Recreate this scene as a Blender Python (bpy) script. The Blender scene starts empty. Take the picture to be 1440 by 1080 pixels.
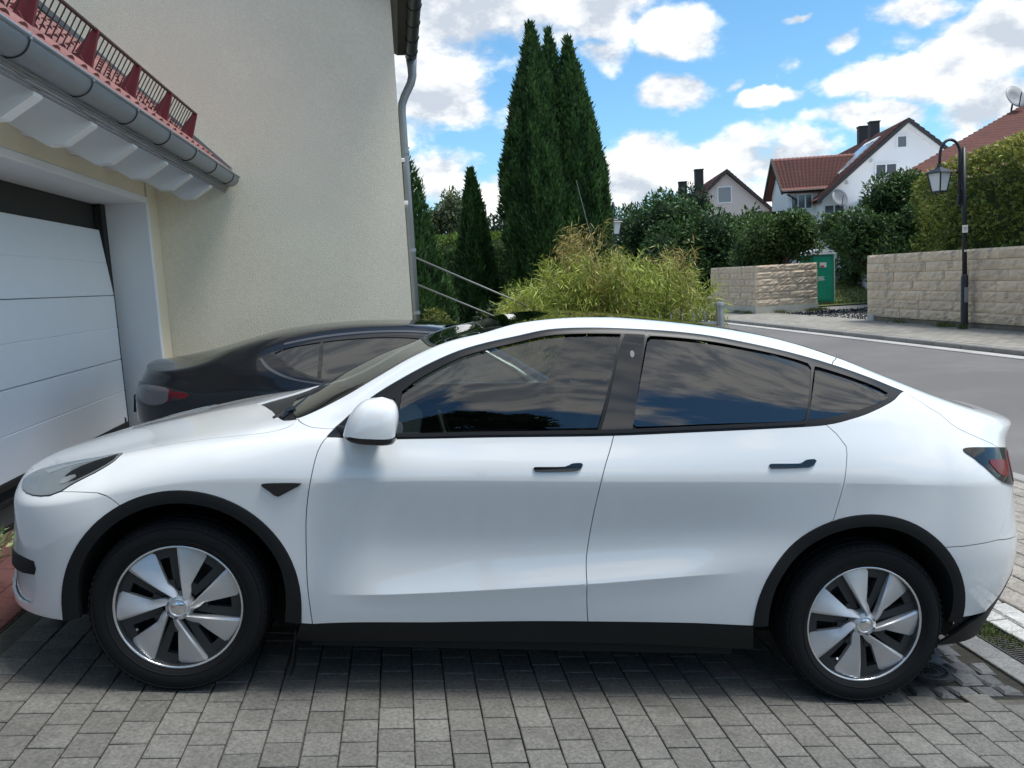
import bpy, bmesh, math, random
import numpy as np
from mathutils import Vector, Matrix
from mathutils.geometry import delaunay_2d_cdt
random.seed(7); RNG = np.random.default_rng(7)
SC = bpy.context.scene
COL = SC.collection
# ------------------------------------------------------------------ camera
F_PX = 1201.77
YAW, PITCH, ROLL = 0.1246775, 0.1226986, 0.0560087
CAM = Vector((1.012993, -3.471408, 1.594195))
cd = bpy.data.cameras.new('camera'); cam = bpy.data.objects.new('camera', cd); COL.objects.link(cam)
cd.sensor_fit = 'HORIZONTAL'; cd.sensor_width = 36; cd.lens = 36 * F_PX / 1440
cd.clip_start = .05; cd.clip_end = 3000
_f = Vector((math.sin(YAW) * math.cos(PITCH), math.cos(YAW) * math.cos(PITCH), -math.sin(PITCH)))
_r = Vector((math.cos(YAW), -math.sin(YAW), 0)); _d = _f.cross(_r)
_r2 = _r * math.cos(ROLL) + _d * math.sin(ROLL); _d2 = -_r * math.sin(ROLL) + _d * math.cos(ROLL)
cam.matrix_world = Matrix(((_r2.x, -_d2.x, -_f.x, CAM.x), (_r2.y, -_d2.y, -_f.y, CAM.y), (_r2.z, -_d2.z, -_f.z, CAM.z), (0, 0, 0, 1)))
SC.camera = cam
# ------------------------------------------------------------------ light
SUN_EL, SUN_AZ = math.radians(67), math.radians(101)      # azimuth clockwise from +Y
SUN_STRENGTH, SUN_ANGLE = 1.4, math.radians(20)
SKY_STRENGTH, CLOUD_LEVEL = 0.053, 7.3
sd = bpy.data.lights.new('sun', 'SUN'); sd.energy = SUN_STRENGTH; sd.angle = SUN_ANGLE; sd.color = (1, .97, .935)
sun = bpy.data.objects.new('sun', sd); COL.objects.link(sun)
_s = Vector((math.cos(SUN_EL) * math.sin(SUN_AZ), math.cos(SUN_EL) * math.cos(SUN_AZ), math.sin(SUN_EL)))
sun.rotation_euler = _s.to_track_quat('Z', 'Y').to_euler()
SC.view_settings.view_transform = 'Standard'; SC.view_settings.look = 'None'
SC.view_settings.exposure = 1.68; SC.view_settings.gamma = 1; SC.view_settings.use_curve_mapping = False

def build_world():
    w = bpy.data.worlds.new('World'); SC.world = w; w.use_nodes = True
    nt = w.node_tree; nt.nodes.clear(); N = nt.nodes; LK = nt.links
    def node(t, **k):
        n = N.new(t)
        for a, b in k.items(): setattr(n, a, b)
        return n
    def inp(n, i, v):
        if isinstance(v, bpy.types.NodeSocket): LK.new(v, n.inputs[i])
        elif v is not None: n.inputs[i].default_value = v
    def m(op, a, b=None, c=None, clamp=False):
        n = node('ShaderNodeMath', operation=op, use_clamp=clamp)
        inp(n, 0, a); inp(n, 1, b)
        if c is not None: inp(n, 2, c)
        return n.outputs[0]
    def vm(op, a, b=None, s=None):
        n = node('ShaderNodeVectorMath', operation=op); inp(n, 0, a)
        if b is not None: inp(n, 1, b)
        if s is not None: n.inputs['Scale'].default_value = s
        return n.outputs['Value'] if op in ('DOT_PRODUCT', 'LENGTH') else n.outputs[0]
    def noise(v, scale, detail, rough=.55):
        n = node('ShaderNodeTexNoise'); inp(n, 'Vector', v); n.inputs['Scale'].default_value = scale
        n.inputs['Detail'].default_value = detail; n.inputs['Roughness'].default_value = rough
        return n.outputs['Fac'] if 'Fac' in n.outputs else n.outputs[0]
    def step(v, a, b):
        n = node('ShaderNodeMapRange', interpolation_type='SMOOTHSTEP'); inp(n, 'Value', v)
        n.inputs['From Min'].default_value = a; n.inputs['From Max'].default_value = b
        return n.outputs[0]
    def mixc(f, a, b):
        n = node('ShaderNodeMix', data_type='RGBA'); inp(n, 0, f)
        for i, v in ((6, a), (7, b)):
            if isinstance(v, tuple): n.inputs[i].default_value = v
            else: LK.new(v, n.inputs[i])
        return n.outputs[2]
    tc = node('ShaderNodeTexCoord'); d0 = vm('NORMALIZE', tc.outputs['Generated'])
    sky = node('ShaderNodeTexSky', sky_type='NISHITA', sun_disc=False)
    sky.sun_elevation = SUN_EL; sky.sun_rotation = SUN_AZ; sky.air_density = 1.0; sky.dust_density = .6; sky.ozone_density = 2.0
    # domain warp so the cloud edges billow
    wn = node('ShaderNodeTexNoise'); inp(wn, 'Vector', d0); wn.inputs['Scale'].default_value = 14; wn.inputs['Detail'].default_value = 4
    wv = vm('SCALE', vm('SUBTRACT', wn.outputs['Color'], (.5, .5, .5)), s=.055)
    d = vm('ADD', d0, wv)
    # cumulus banks: azimuth, elevation, half width, half height (degrees), strength
    banks = [
        (4.5, 17.5, 8.5, 4.0, 1.0), (10, 15.5, 2.6, 1.6, .55), (2.5, 12.2, 4.2, 2.4, 1.0), (5.6, 10.6, 2.6, 1.3, .8), (8.0, 10.8, 1.5, .9, .7),
        (14.6, 16.4, 2.6, 2.0, 1.0), (14.0, 13.6, 1.6, 1.2, .8), (18.4, 14.4, 2.0, 1.3, .95), (17.2, 13.4, 1.3, .8, .6),
        (18.3, 10.9, 2.1, 1.0, 1.0), (17.2, 7.2, 2.6, 1.5, 1.0), (15.4, 5.6, 2.6, 1.8, .9), (21.0, 6.4, 4.5, 1.7, .95), (25.4, 6.4, 3.0, 1.3, .8),
        (24.6, 10.1, 2.0, .55, .95), (28.6, 12.4, 1.0, .5, .75), (26.2, 14.7, .9, .3, .6), (32.4, 13.6, 2.6, .9, .8), (31.4, 12.0, 1.6, .7, .6),
        (31.0, 10.6, 2.6, .9, .95), (34.0, 10.4, 2.6, 1.3, 1.0), (36.8, 11.6, 2.8, 1.8, 1.0), (36.5, 8.2, 2.6, 1.8, 1.0), (30.6, 8.6, 2.0, .9, 1.0), (28.4, 8.4, 1.8, .45, .6),
        (25.6, 11.9, 1.2, .5, .55), (22.2, 11.2, .7, .35, .6), (3.0, 6.8, 2.8, 1.6, .9), (7.4, 5.4, 2.4, 1.5, .95), (1.0, 9.4, 1.6, .8, .6), (15.0, 10.7, 1.6, .6, .35),
        (12.5, 2.6, 12, 1.6, .75), (30, 3.0, 16, 2.2, .8)]
    B = None
    for az, el, wa, he, s in banks:
        a, e = math.radians(az), math.radians(el)
        c = (math.cos(e) * math.sin(a), math.cos(e) * math.cos(a), math.sin(e))
        t1 = (math.cos(a), -math.sin(a), 0); t2 = (-math.sin(e) * math.sin(a), -math.sin(e) * math.cos(a), math.cos(e))
        k1, k2 = 1 / math.radians(wa), 1 / math.radians(he)
        x = vm('DOT_PRODUCT', d, tuple(k1 * q for q in t1)); y = m('SUBTRACT', vm('DOT_PRODUCT', d, tuple(k2 * q for q in t2)), 0.0)
        r2 = m('ADD', m('MULTIPLY', x, x), m('MULTIPLY', y, y))
        g = m('MULTIPLY', m('POWER', 2.0, m('MULTIPLY', r2, -.75)), s)
        # only the half sphere that faces this bank
        g = m('MULTIPLY', g, m('GREATER_THAN', vm('DOT_PRODUCT', d, c), 0.0))
        B = g if B is None else m('MAXIMUM', B, g)
    flat = vm('MULTIPLY', d0, (1, 1, 1.7))
    n1 = noise(flat, 11, 9, .6)
    n1u = noise(vm('ADD', flat, (-.012, -.008, .045)), 11, 9, .6)
    # the same broken cumulus all round, away from the banks above
    sep = node('ShaderNodeSeparateXYZ'); LK.new(d0, sep.inputs[0])
    zz = m('ADD', m('MAXIMUM', sep.outputs[2], 0), .16)
    pl = node('ShaderNodeCombineXYZ'); inp(pl, 0, m('DIVIDE', sep.outputs[0], zz)); inp(pl, 1, m('DIVIDE', sep.outputs[1], zz))
    n2 = noise(pl.outputs[0], 1.0, 4, .5)
    front = step(vm('DOT_PRODUCT', d0, (math.sin(.36) * .97, math.cos(.36) * .97, .19)), .80, .93)
    other = m('MULTIPLY', m('MULTIPLY', m('SUBTRACT', n2, .46), 9.0, clamp=True), m('SUBTRACT', 1.0, front))
    base = m('MAXIMUM', B, m('MULTIPLY', other, .85))
    f = m('ADD', base, m('MULTIPLY', m('SUBTRACT', n1, .5), m('ADD', .75, m('MULTIPLY', front, .8))))
    dens = step(f, .34, .72)
    thick = step(f, .72, 1.25)
    lit = m('ADD', m('MULTIPLY', m('SUBTRACT', n1, n1u), 4.4), .60, clamp=True)
    lit = m('SUBTRACT', lit, m('MULTIPLY', thick, .45), clamp=True)
    ccol = mixc(lit, (.52, .57, .64, 1), (1.06, 1.05, 1.02, 1))
    cl = vm('SCALE', ccol, s=CLOUD_LEVEL)
    tint = vm('MULTIPLY', sky.outputs[0], (.60, .95, 1.08))
    haze = m('MULTIPLY', m('POWER', 2.0, m('MULTIPLY', m('MAXIMUM', sep.outputs[2], 0), -16.0)), .35)
    tint = mixc(haze, tint, (.55 * CLOUD_LEVEL, .72 * CLOUD_LEVEL, .95 * CLOUD_LEVEL, 1))
    col = mixc(m('MULTIPLY', dens, .97), tint, cl)
    bg = node('ShaderNodeBackground'); LK.new(col, bg.inputs[0]); bg.inputs[1].default_value = SKY_STRENGTH
    out = node('ShaderNodeOutputWorld'); LK.new(bg.outputs[0], out.inputs[0])
    w.cycles.sampling_method = 'MANUAL'; w.cycles.sample_map_resolution = 512
build_world()

# ------------------------------------------------------------------ helpers
SLOPE = 0.11343785
def gz(x):                                   # height of the ground at world x
    return -math.tan(SLOPE) * max(-3.0, min(3.97, x))

def tag(o, label=None, cat=None, group=None, kind=None):
    if label: o['label'] = label
    if cat: o['category'] = cat
    if group: o['group'] = group
    if kind: o['kind'] = kind
    return o
def empty(name, loc=(0, 0, 0), rz=0.0, label=None, cat=None, group=None):
    o = bpy.data.objects.new(name, None); COL.objects.link(o); o.location = loc; o.rotation_euler = (0, 0, rz); o.empty_display_size = .1
    return tag(o, label, cat, group)
def link(name, me, parent=None, mat=None):
    o = bpy.data.objects.new(name, me); COL.objects.link(o)
    if parent is not None: o.parent = parent
    if mat is not None and not me.materials: me.materials.append(mat)
    return o
def mesh_np(name, V, Fc, mat=None, parent=None, smooth=False, attr=None):
    """V (n,3), Fc (m,k) equal-sized faces"""
    V = np.asarray(V, np.float32); Fc = np.asarray(Fc, np.int32)
    me = bpy.data.meshes.new(name); me.vertices.add(len(V)); me.vertices.foreach_set('co', V.ravel())
    k = Fc.shape[1]; me.loops.add(Fc.size); me.loops.foreach_set('vertex_index', Fc.ravel())
    me.polygons.add(len(Fc)); me.polygons.foreach_set('loop_start', np.arange(0, Fc.size, k, dtype=np.int32))
    if smooth: me.polygons.foreach_set('use_smooth', np.ones(len(Fc), bool))
    me.update(calc_edges=True); me.validate()
    if attr is not None:
        ca = me.color_attributes.new('col', 'FLOAT_COLOR', 'POINT'); ca.data.foreach_set('color', np.concatenate([np.asarray(attr, np.float32), np.ones((len(V), 1), np.float32)], 1).ravel())
    return link(name, me, parent, mat)

class MB:
    def __init__(s): s.v = []; s.f = []
    def add(s, v, f):
        n = len(s.v); s.v += [tuple(p) for p in v]; s.f += [tuple(i + n for i in q) for q in f]; return s
    def box(s, c, d, rot=None, bev=0.0):
        hx, hy, hz = d[0] / 2, d[1] / 2, d[2] / 2
        if bev <= 0:
            v = [(x, y, z) for x in (-hx, hx) for y in (-hy, hy) for z in (-hz, hz)]
            f = [(0, 1, 3, 2), (4, 6, 7, 5), (0, 4, 5, 1), (2, 3, 7, 6), (0, 2, 6, 4), (1, 5, 7, 3)]
        else:
            b = min(bev, hx * .9, hy * .9, hz * .9)
            bm = bmesh.new(); bmesh.ops.create_cube(bm, size=1, matrix=Matrix.Diagonal((d[0], d[1], d[2], 1)))
            bmesh.ops.bevel(bm, geom=bm.edges[:], offset=b, segments=1, profile=.5, affect='EDGES')
            bm.verts.ensure_lookup_table(); v = [tuple(q.co) for q in bm.verts]; f = [tuple(q.index for q in g.verts) for g in bm.faces]; bm.free()
        if rot is not None: v = [tuple(rot @ Vector(p)) for p in v]
        return s.add([(p[0] + c[0], p[1] + c[1], p[2] + c[2]) for p in v], f)
    def prism(s, poly, axis, a, b):
        """poly = 2D points, extruded along axis ('x','y','z') from a to b"""
        n = len(poly)
        def P(p, h): return {'x': (h, p[0], p[1]), 'y': (p[0], h, p[1]), 'z': (p[0], p[1], h)}[axis]
        v = [P(p, a) for p in poly] + [P(p, b) for p in poly]
        f = [tuple(range(n)), tuple(range(2 * n - 1, n - 1, -1))] + [(i, i + n, (i + 1) % n + n, (i + 1) % n) for i in range(n)]
        return s.add(v, f)
    def tube(s, path, r, n=8, cap=True):
        path = [Vector(p) for p in path]; rs = r if isinstance(r, (list, tuple)) else [r] * len(path)
        rings = []; prev = None
        for i, p in enumerate(path):
            t = (path[min(i + 1, len(path) - 1)] - path[max(i - 1, 0)]).normalized()
            if prev is None:
                a = Vector((0, 0, 1)) if abs(t.z) < .9 else Vector((1, 0, 0)); x = t.cross(a).normalized()
            else: x = (prev - t * prev.dot(t)).normalized()
            prev = x; y = t.cross(x)
            rings.append([p + (x * math.cos(2 * math.pi * k / n) + y * math.sin(2 * math.pi * k / n)) * rs[i] for k in range(n)])
        v = [q for g in rings for q in g]; f = []
        for i in range(len(rings) - 1):
            for k in range(n): f.append((i * n + k, i * n + (k + 1) % n, (i + 1) * n + (k + 1) % n, (i + 1) * n + k))
        if cap: f.append(tuple(range(n - 1, -1, -1))); f.append(tuple((len(rings) - 1) * n + k for k in range(n)))
        return s.add(v, f)
    def lathe(s, prof, n=32, axis='z', a0=0.0, a1=2 * math.pi, close=False):
        full = abs(a1 - a0 - 2 * math.pi) < 1e-6; m = n if full else n + 1; v = []
        for r, h in prof:
            for k in range(m):
                a = a0 + (a1 - a0) * k / n; c, q = r * math.cos(a), r * math.sin(a)
                v.append({'z': (c, q, h), 'y': (c, h, q), 'x': (h, c, q)}[axis])
        f = []
        L = len(prof)
        for i in range(L if close else L - 1):
            j = (i + 1) % L
            for k in range(n): f.append((i * m + k, i * m + (k + 1) % m, j * m + (k + 1) % m, j * m + k))
        return s.add(v, f)
    def xf(s, M): s.v = [tuple(M @ Vector(p)) for p in s.v]; return s
    def build(s, name, mat, parent=None, smooth=False, angle=None, fix=True):
        me = bpy.data.meshes.new(name); me.from_pydata(s.v, [], s.f); me.validate()
        if fix:
            bm = bmesh.new(); bm.from_mesh(me); bmesh.ops.recalc_face_normals(bm, faces=bm.faces); bm.to_mesh(me); bm.free()
        if smooth or angle:
            for p in me.polygons: p.use_smooth = True
            if angle: me.set_sharp_from_angle(angle=math.radians(angle))
        return link(name, me, parent, mat)
def copy_tree(o, parent=None, **props):
    c = o.copy(); COL.objects.link(c)
    if parent is not None: c.parent = parent; c.matrix_parent_inverse = o.matrix_parent_inverse.copy()
    for ch in [q for q in bpy.data.objects if q.parent == o]: copy_tree(ch, c)
    for k, v in props.items(): c[k] = v
    return c

# ------------------------------------------------------------------ materials
def mat(name, col, rough=.6, metal=0.0, spec=.5, var=0.0, vscale=8.0, bump=0.0, bscale=60.0, bdist=.01, obj_var=0.0, coat=0.0, stain=None, attr=False, coord='Object', detail=5, fine=0.0, fscale=220, big=None):
    m = bpy.data.materials.new(name); m.use_nodes = True; nt = m.node_tree; N = nt.nodes; L = nt.links
    b = N['Principled BSDF']; b.inputs['Base Color'].default_value = (*col, 1); b.inputs['Roughness'].default_value = rough
    b.inputs['Metallic'].default_value = metal; b.inputs['Specular IOR Level'].default_value = spec
    if coat: b.inputs['Coat Weight'].default_value = coat; b.inputs['Coat Roughness'].default_value = .015
    tc = N.new('ShaderNodeTexCoord'); cur = None
    if coord == 'World': tc = N.new('ShaderNodeNewGeometry'); coord = 'Position'
    if attr:
        a = N.new('ShaderNodeAttribute'); a.attribute_name = 'col'; cur = a.outputs['Color']
    def scale_by(cur, fac_socket, lo, hi):
        mr = N.new('ShaderNodeMapRange'); L.new(fac_socket, mr.inputs[0]); mr.inputs[3].default_value = lo; mr.inputs[4].default_value = hi
        vm = N.new('ShaderNodeVectorMath'); vm.operation = 'SCALE'
        if cur is None: vm.inputs[0].default_value = col
        else: L.new(cur, vm.inputs[0])
        L.new(mr.outputs[0], vm.inputs['Scale']); return vm.outputs[0]
    def nz(scale, det=5):
        n = N.new('ShaderNodeTexNoise'); n.inputs['Scale'].default_value = scale; n.inputs['Detail'].default_value = det; n.inputs['Roughness'].default_value = .6
        L.new(tc.outputs[coord], n.inputs['Vector']); return n.outputs[0]
    if var: cur = scale_by(cur, nz(vscale), 1 - 2 * var, 1 + 2 * var)
    if big: cur = scale_by(cur, nz(big[0], 4), 1 - 2 * big[1], 1 + 2 * big[1])
    if fine: cur = scale_by(cur, nz(fscale, 3), 1 - 2 * fine, 1 + 2 * fine)
    if obj_var:
        oi = N.new('ShaderNodeObjectInfo'); cur = scale_by(cur, oi.outputs['Random'], 1 - obj_var, 1 + obj_var)
    if stain:
        n = nz(stain[0], 6); mr = N.new('ShaderNodeMapRange'); mr.interpolation_type = 'SMOOTHSTEP'; L.new(n, mr.inputs[0]); mr.inputs[1].default_value = stain[2]; mr.inputs[2].default_value = stain[3]
        mx = N.new('ShaderNodeMix'); mx.data_type = 'RGBA'; L.new(mr.outputs[0], mx.inputs[0])
        if cur is None: mx.inputs[6].default_value = (*col, 1)
        else: L.new(cur, mx.inputs[6])
        mx.inputs[7].default_value = (*stain[1], 1); cur = mx.outputs[2]
    if cur is not None: L.new(cur, b.inputs['Base Color'])
    if bump:
        bp = N.new('ShaderNodeBump'); bp.inputs['Strength'].default_value = bump; bp.inputs['Distance'].default_value = bdist
        L.new(nz(bscale, detail), bp.inputs['Height']); L.new(bp.outputs[0], b.inputs['Normal'])
    return m
def glass(name, tint, rough=0.0, ior=1.5, mirror=1.0):
    m = bpy.data.materials.new(name); m.use_nodes = True; nt = m.node_tree; N = nt.nodes; L = nt.links; N.clear()
    o = N.new('ShaderNodeOutputMaterial'); t = N.new('ShaderNodeBsdfTransparent'); t.inputs[0].default_value = (*tint, 1)
    g = N.new('ShaderNodeBsdfGlossy'); g.inputs['Roughness'].default_value = rough; g.inputs[0].default_value = (mirror, mirror, mirror, 1)
    fr = N.new('ShaderNodeFresnel'); fr.inputs[0].default_value = ior
    ge = N.new('ShaderNodeNewGeometry'); inv = N.new('ShaderNodeMath'); inv.operation = 'SUBTRACT'; inv.inputs[0].default_value = 1; L.new(ge.outputs['Backfacing'], inv.inputs[1])
    mu = N.new('ShaderNodeMath'); mu.operation = 'MULTIPLY'; L.new(fr.outputs[0], mu.inputs[0]); L.new(inv.outputs[0], mu.inputs[1])
    x = N.new('ShaderNodeMixShader'); L.new(mu.outputs[0], x.inputs[0]); L.new(t.outputs[0], x.inputs[1]); L.new(g.outputs[0], x.inputs[2]); L.new(x.outputs[0], o.inputs[0])
    return m
def leaf_mat(name, trans=.35):
    m = bpy.data.materials.new(name); m.use_nodes = True; nt = m.node_tree; N = nt.nodes; L = nt.links; N.clear()
    o = N.new('ShaderNodeOutputMaterial'); a = N.new('ShaderNodeAttribute'); a.attribute_name = 'col'
    p = N.new('ShaderNodeBsdfPrincipled'); p.inputs['Roughness'].default_value = .5; p.inputs['Specular IOR Level'].default_value = .35; L.new(a.outputs['Color'], p.inputs['Base Color'])
    t = N.new('ShaderNodeBsdfTranslucent'); L.new(a.outputs['Color'], t.inputs[0])
    x = N.new('ShaderNodeMixShader'); x.inputs[0].default_value = trans; L.new(p.outputs[0], x.inputs[1]); L.new(t.outputs[0], x.inputs[2]); L.new(x.outputs[0], o.inputs[0])
    return m

# ------------------------------------------------------------------ ground, drive, road
M = {}
M['earth'] = mat('earth', (.16, .15, .12), .95, var=.25, vscale=.5, bump=.5, bscale=20)
M['sand'] = mat('joint_sand', (.075, .071, .06), .95, var=.3, vscale=30, bump=.4, bscale=90)
def stone_mat(name, col, ov=.12, stain=None, rough=.82):
    return mat(name, col, rough, var=.16, vscale=9, obj_var=ov, fine=.42, fscale=70, bump=.6, bscale=130, bdist=.005, stain=stain or (3.2, (col[0] * .62, col[1] * .62, col[2] * .6), .60, .80), coord='World', big=(1.3, .12))
M['paver'] = stone_mat('concrete_paver', (.122, .120, .109), .15)
M['paver_far'] = mat('concrete_paver_far', (.155, .152, .14), .85, attr=True, coord='World', big=(1.3, .20), fine=.22, bump=.4, bscale=150, bdist=.004)
M['red_paver'] = stone_mat('red_paver', (.10, .035, .03), .12)
M['dark_sett'] = stone_mat('dark_granite_sett', (.085, .088, .09), .22)
M['slab'] = stone_mat('kerb_slab', (.15, .15, .145), .08)
M['light_sett'] = stone_mat('light_granite_sett', (.40, .395, .37), .12)
M['walk'] = stone_mat('beige_paver', (.27, .245, .21), .12)
M['asphalt'] = mat('asphalt', (.150, .142, .134), .9, coord='World', big=(.16, .10), var=.12, vscale=1.1, fine=.22, bump=.5, bscale=140, bdist=.006, stain=(.35, (.13, .124, .118), .45, .62))
M['kerb'] = mat('kerb_stone', (.27, .262, .245), .85, var=.15, vscale=5, bump=.4, bscale=90, fine=.15)
M['gravel'] = mat('gravel', (.30, .29, .27), .95, var=.45, vscale=14, bump=1, bscale=40, bdist=.05)
M['far_walk'] = mat('far_pavement', (.27, .255, .225), .88, var=.10, vscale=1.2, fine=.15, bump=.3, bscale=70)
M['iron'] = mat('cast_iron', (.06, .056, .05), .55, metal=.6, var=.3, vscale=20, bump=.5, bscale=90)
M['zinc'] = mat('zinc', (.235, .265, .29), .42, metal=.35, var=.12, vscale=3, bump=.06, bscale=6, stain=(2.2, (.29, .30, .31), .55, .75))
M['grass'] = leaf_mat('grass_blade', .3)

def rot_slope(): return (0, SLOPE, 0)
# base sheet: follows the slope of the drive and lies flat beyond it
xs = [-500, -60, -3.0, 3.97, 60, 500]; ys = [-500, -60, -12, 12, 80, 800]
gv = [(x, y, gz(x) - .06) for x in xs for y in ys]
gf = [(i * 6 + j, (i + 1) * 6 + j, (i + 1) * 6 + j + 1, i * 6 + j + 1) for i in range(5) for j in range(5)]
tag(mesh_np('ground', gv, gf, M['earth']), kind='structure')

def paver_mesh(name, dx, dy, h, b, jit=0.0):
    bm = bmesh.new(); hx, hy = dx / 2, dy / 2
    c = [(-hx, -hy), (hx, -hy), (hx, hy), (-hx, hy)]
    c = [(x + random.uniform(-jit, jit), y + random.uniform(-jit, jit)) for x, y in c]
    lo = [bm.verts.new((x, y, -h)) for x, y in c]; mid = [bm.verts.new((x, y, -b)) for x, y in c]
    top = [bm.verts.new((x - math.copysign(b, x), y - math.copysign(b, y), random.uniform(-jit, jit) * .4)) for x, y in c]
    for i in range(4):
        j = (i + 1) % 4
        bm.faces.new((lo[i], lo[j], mid[j], mid[i])); bm.faces.new((mid[i], mid[j], top[j], top[i]))
    bm.faces.new(top)
    me = bpy.data.meshes.new(name); bm.to_mesh(me); bm.free(); return me
def sheet(name, x0, x1, y0, y1, dz, m, kind='structure', t=.0):
    v = []
    for x, y in ((x0, y0), (x1, y0), (x1, y1), (x0, y1)): v.append((x, y, gz(x) + dz))
    return tag(mesh_np(name, v, [(0, 1, 2, 3)], m), kind=kind)
drive = sheet('driveway', -.93, 3.965, -6, 9, -.016, M['sand'])
PX, PY = .136, .164
meshes = [paver_mesh('paver', PX - .0045, PY - .0085, .05, .003, .0012) for _ in range(8)]
for q in meshes: q.materials.append(M['paver'])
cells = []
for i in range(-12, 25):
    cx = .748 + i * PX
    if cx - PX / 2 < -.925 or cx + PX / 2 > 3.80: continue
    off = (PY / 2 if i % 2 else 0) + .012 * math.sin(i * 1.7)
    for j in range(-40, 56):
        cy = j * PY + off
        if cy < -6 or cy > 8.9: continue
        if cx > 3.16 and -.11 < cy < .56: continue
        cells.append((cx, cy))
def seen(c): return -.80 < c[1] < .70
near = sorted([c for c in cells if seen(c)], key=lambda c: (c[0] - CAM.x) ** 2 + (c[1] - CAM.y) ** 2)[:300]
ns = set(near)
for k, (x, y) in enumerate(near):
    o = link('paver', meshes[random.randrange(8)], drive)
    o.location = (x, y, gz(x) + random.uniform(-.0008, .0008)); o.rotation_euler = (random.uniform(-.0035, .0035), SLOPE + random.uniform(-.0035, .0035), random.uniform(-.006, .006))
V, Fc, A = [], [], []
for x, y in cells:
    if (x, y) in ns: continue
    g = .118 * random.uniform(.84, 1.16); n = len(V); zj = random.uniform(-.002, .002)
    hx, hy, b = PX / 2 - .0025, PY / 2 - .0035, .0045
    for dx, dy, dz in ((-hx, -hy, -.03), (hx, -hy, -.03), (hx, hy, -.03), (-hx, hy, -.03), (-hx + b, -hy + b, 0), (hx - b, -hy + b, 0), (hx - b, hy - b, 0), (-hx + b, hy - b, 0)):
        V.append((x + dx, y + dy, gz(x + dx) + dz + zj)); A.append((g, g * .985, g * .9))
    Fc += [(n, n + 1, n + 5, n + 4), (n + 1, n + 2, n + 6, n + 5), (n + 2, n + 3, n + 7, n + 6), (n + 3, n, n + 4, n + 7), (n + 4, n + 5, n + 6, n + 7)]
tag(mesh_np('paver', V, Fc, M['paver_far'], drive, attr=A), kind='stuff')

# red paving in front of the garage
red = sheet('garage_apron', -1.755, -.935, -3, 5.93, -.014, M['sand'])
rm = [paver_mesh('red_paver', .2, .29, .05, .006, .001) for _ in range(3)]
for q in rm: q.materials.append(M['red_paver'])
for i in range(3):
    for j in range(-6, 16):
        x = -1.04 - i * .205; y = j * .296 + (.148 if i % 2 else 0)
        o = link('red_paver', rm[random.randrange(3)], red); o.location = (x, y, gz(x)); o.rotation_euler = rot_slope()

# dark granite setts round the valve cover, a row of kerb slabs, the drain, light setts
patch = sheet('sett_patch', 3.165, 3.80, -.105, .57, -.016, M['sand'])
rng = random.Random(3)
cov = (3.405, .17)
y = -.04
row = 0
while y < .56:
    x = 3.20 + (.05 if row % 2 else 0); 
    while x < 3.78:
        w = rng.uniform(.085, .135)
        if math.hypot(x + w / 2 - cov[0], (y - cov[1])) > .155 and x + w < 3.80:
            me = paver_mesh('sett', w - .012, .10 + rng.uniform(-.012, .008), .05, .011, .010); me.materials.append(M['dark_sett'])
            o = link('sett', me, patch); o.location = (x + w / 2, y, gz(x + w / 2) + rng.uniform(-.006, .006)); o.rotation_euler = (rng.uniform(-.05, .05), SLOPE + rng.uniform(-.05, .05), rng.uniform(-.1, .1))
        x += w
    y += .112; row += 1
cv = empty('valve_cover', (cov[0], cov[1], gz(cov[0]) - .004), label='small round cast iron cover set in dark cobbles behind the rear tyre', cat='drain cover')
cv.rotation_euler = rot_slope()
MB().lathe([(0, .004), (.062, .004), (.066, .008), (.07, .008), (.073, .002), (.088, .002), (.092, .009), (.108, .009), (.112, .004), (.128, .004), (.132, -.03)], 40).build('frame', M['iron'], cv, angle=30)
b = MB()
for k in range(36):
    a = 2 * math.pi * k / 36; b.box((.08 * math.cos(a), .08 * math.sin(a), .005), (.013, .005, .005), Matrix.Rotation(a, 3, 'Z'))
b.build('rib_ring', M['iron'], cv)
b = MB()
for k in range(-2, 3): b.box((k * .02, 0, .0065), (.008, .085 - abs(k) * .014, .004), None, .001)
b.build('lid_rib', M['iron'], cv)

strip = sheet('slab_strip', 3.80, 3.965, -6, 9, -.013, M['sand'])
sm = [paver_mesh('slab', .158, .36, .06, .004, .001) for _ in range(3)]
for q in sm: q.materials.append(M['slab'])
for j in range(-8, 12):
    o = link('slab', sm[j % 3], strip); o.location = (3.882, .12 + j * .364, gz(3.882)); o.rotation_euler = rot_slope()

flat = gz(10)
ch = empty('drain_channel', (4.05, 0, flat), label='slotted iron drain channel with moss growing over its far end', cat='drain')
MB().box((0, 1.5, -.075), (.17, 9, .012)).build('channel_floor', M['sand'], ch)
for sx in (-1, 1): MB().box((sx * .082, 1.5, -.03), (.012, 9, .07)).build('rail', M['iron'], ch)
bar = MB().box((0, 0, 0), (.152, .0085, .014), None, .002).build('bar', M['iron'], ch); bar.location = (0, -.02, -.008)
for k in range(1, 130):
    o = bar.copy(); COL.objects.link(o); o.parent = ch; o.location = (0, -.55 + k * .021, -.008)

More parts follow.
